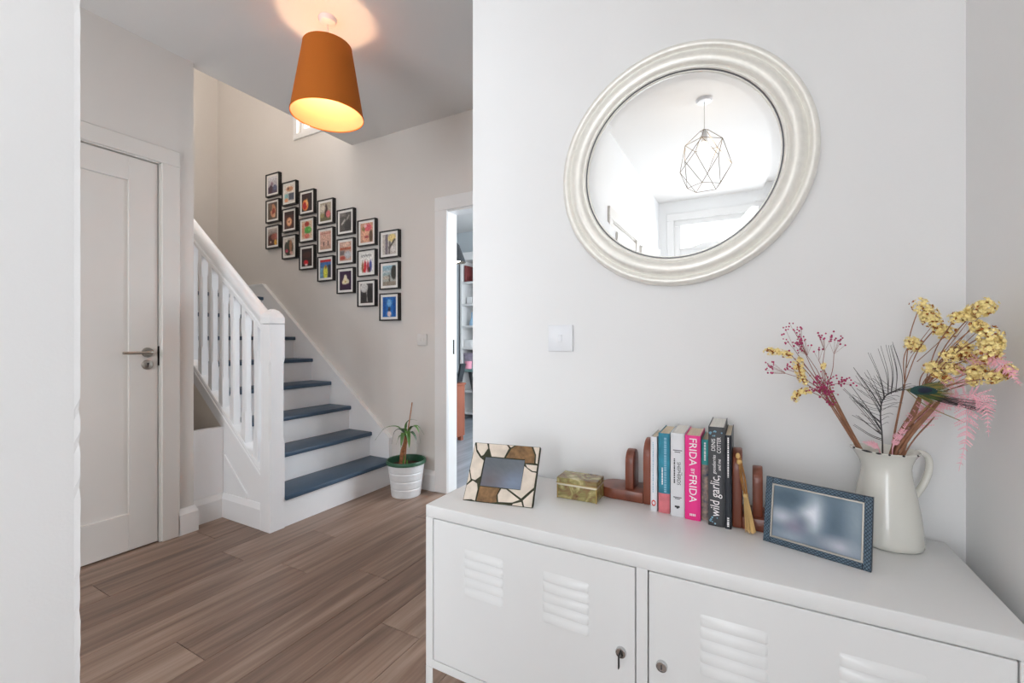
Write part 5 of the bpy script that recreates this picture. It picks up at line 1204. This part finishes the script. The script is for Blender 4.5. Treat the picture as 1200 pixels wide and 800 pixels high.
shelf_item('storage_tin', 'round pink tin standing on the study desk', 'tin', lambda m: m.lathe([(0.001, 0.7702), (0.04, 0.7702), (0.04, 0.835), (0.043, 0.836), (0.043, 0.86), (0.001, 0.862)], (-3.00, 4.42, -0.03), 24), 'box_pink')
cn = thing('cone_pendant', 'dark cone pendant lamp, lit, in the study', 'pendant lamp', (-2.26, 3.10, 1.74))
MB().lathe([(0.088, 1.755), (0.084, 1.768), (0.034, 1.90), (0.014, 1.925), (0.012, 1.925), (0.030, 1.898), (0.080, 1.768)], (-2.236, 3.10, 0), 32).build('shade', 'charcoal', cn, smooth=40)
MB().tube([(-2.236, 3.10, 1.92), (-2.236, 3.10, CH)], 0.003, 6).build('flex', 'charcoal', cn)
MB().sphere((-2.236, 3.10, 1.792), 0.05, 16, 10, 0.75).build('bulb', 'bulb_study', cn, smooth=60)
sb = thing('sideboard', 'low red-brown wooden cabinet just inside the study', 'cabinet', (-3.1, 3.85, 0))
MB().box(-3.50, -2.74, 3.735, 3.97, 0.05, 0.60, 0.004).build('body', 'wood_red', sb)
MB().box(-3.51, -2.73, 3.72, 3.98, 0.60, 0.622, 0.004).build('top', 'wood_red', sb)
for x in (-3.49, -2.80):
    for y in (3.745, 3.915): MB().box(x, x + 0.045, y, y + 0.045, 0, 0.06).build('foot', 'wood_red', sb)
for a, b in ((-3.49, -3.125), (-3.115, -2.75)):
    d_ = MB().box(a, b, 3.722, 3.736, 0.07, 0.585, 0.003).build('door', 'wood_red', sb); q = MB().sphere(((b - 0.03) if a < -3.3 else (a + 0.03), 3.716, 0.36), 0.012, 10, 8); q.build('knob', 'brass', d_)
tag(MB().lathe([(0.001, 0.6222), (0.020, 0.6222), (0.030, 0.65), (0.034, 0.69), (0.024, 0.735), (0.014, 0.75), (0.001, 0.75)], (-2.775, 3.84, 0), 24).build('black_vase', 'charcoal', smooth=50), 'squat black vase on the red-brown study cabinet', 'vase')
m = MB(); m.T = Matrix.Translation((-2.765, 3.92, 0.6225)) @ Matrix.Rotation(math.radians(14), 4, 'Y'); m.box(-0.03, -0.004, -0.04, 0.04, 0.007, 0.21, 0.002)
tag(m.build('leaning_book', 'charcoal'), 'black book leaning on the red-brown study cabinet', 'book')
dk = thing('desk', 'grey-green study desk on slanted black legs', 'desk', (-2.45, 4.62, 0))
MB().box(-3.08, -1.85, 4.36, 4.90, 0.705, 0.740, 0.003).build('desk_top', 'desk_teal', dk)
for (x, sx) in ((-2.98, 1), (-1.95, -1)):
    for (y, sy) in ((4.42, 1), (4.84, -1)): MB().tube([(x, y, 0.706), (x + sx * 0.15, y + sy * 0.02, 0.0)], [0.022, 0.013], 8).build('leg', 'charcoal', dk)
pl = MB(); pl.lathe([(0.001, 0.001), (0.05, 0.004), (0.072, 0.014), (0.075, 0.014), (0.052, 0.0), (0.001, 0.0)], (-3.665, 4.9815, 1.28), 28, 'y')
tag(pl.build('wall_plate', 'ceramic_white', smooth=50), 'round white plate hung on the grey study cupboard', 'plate')
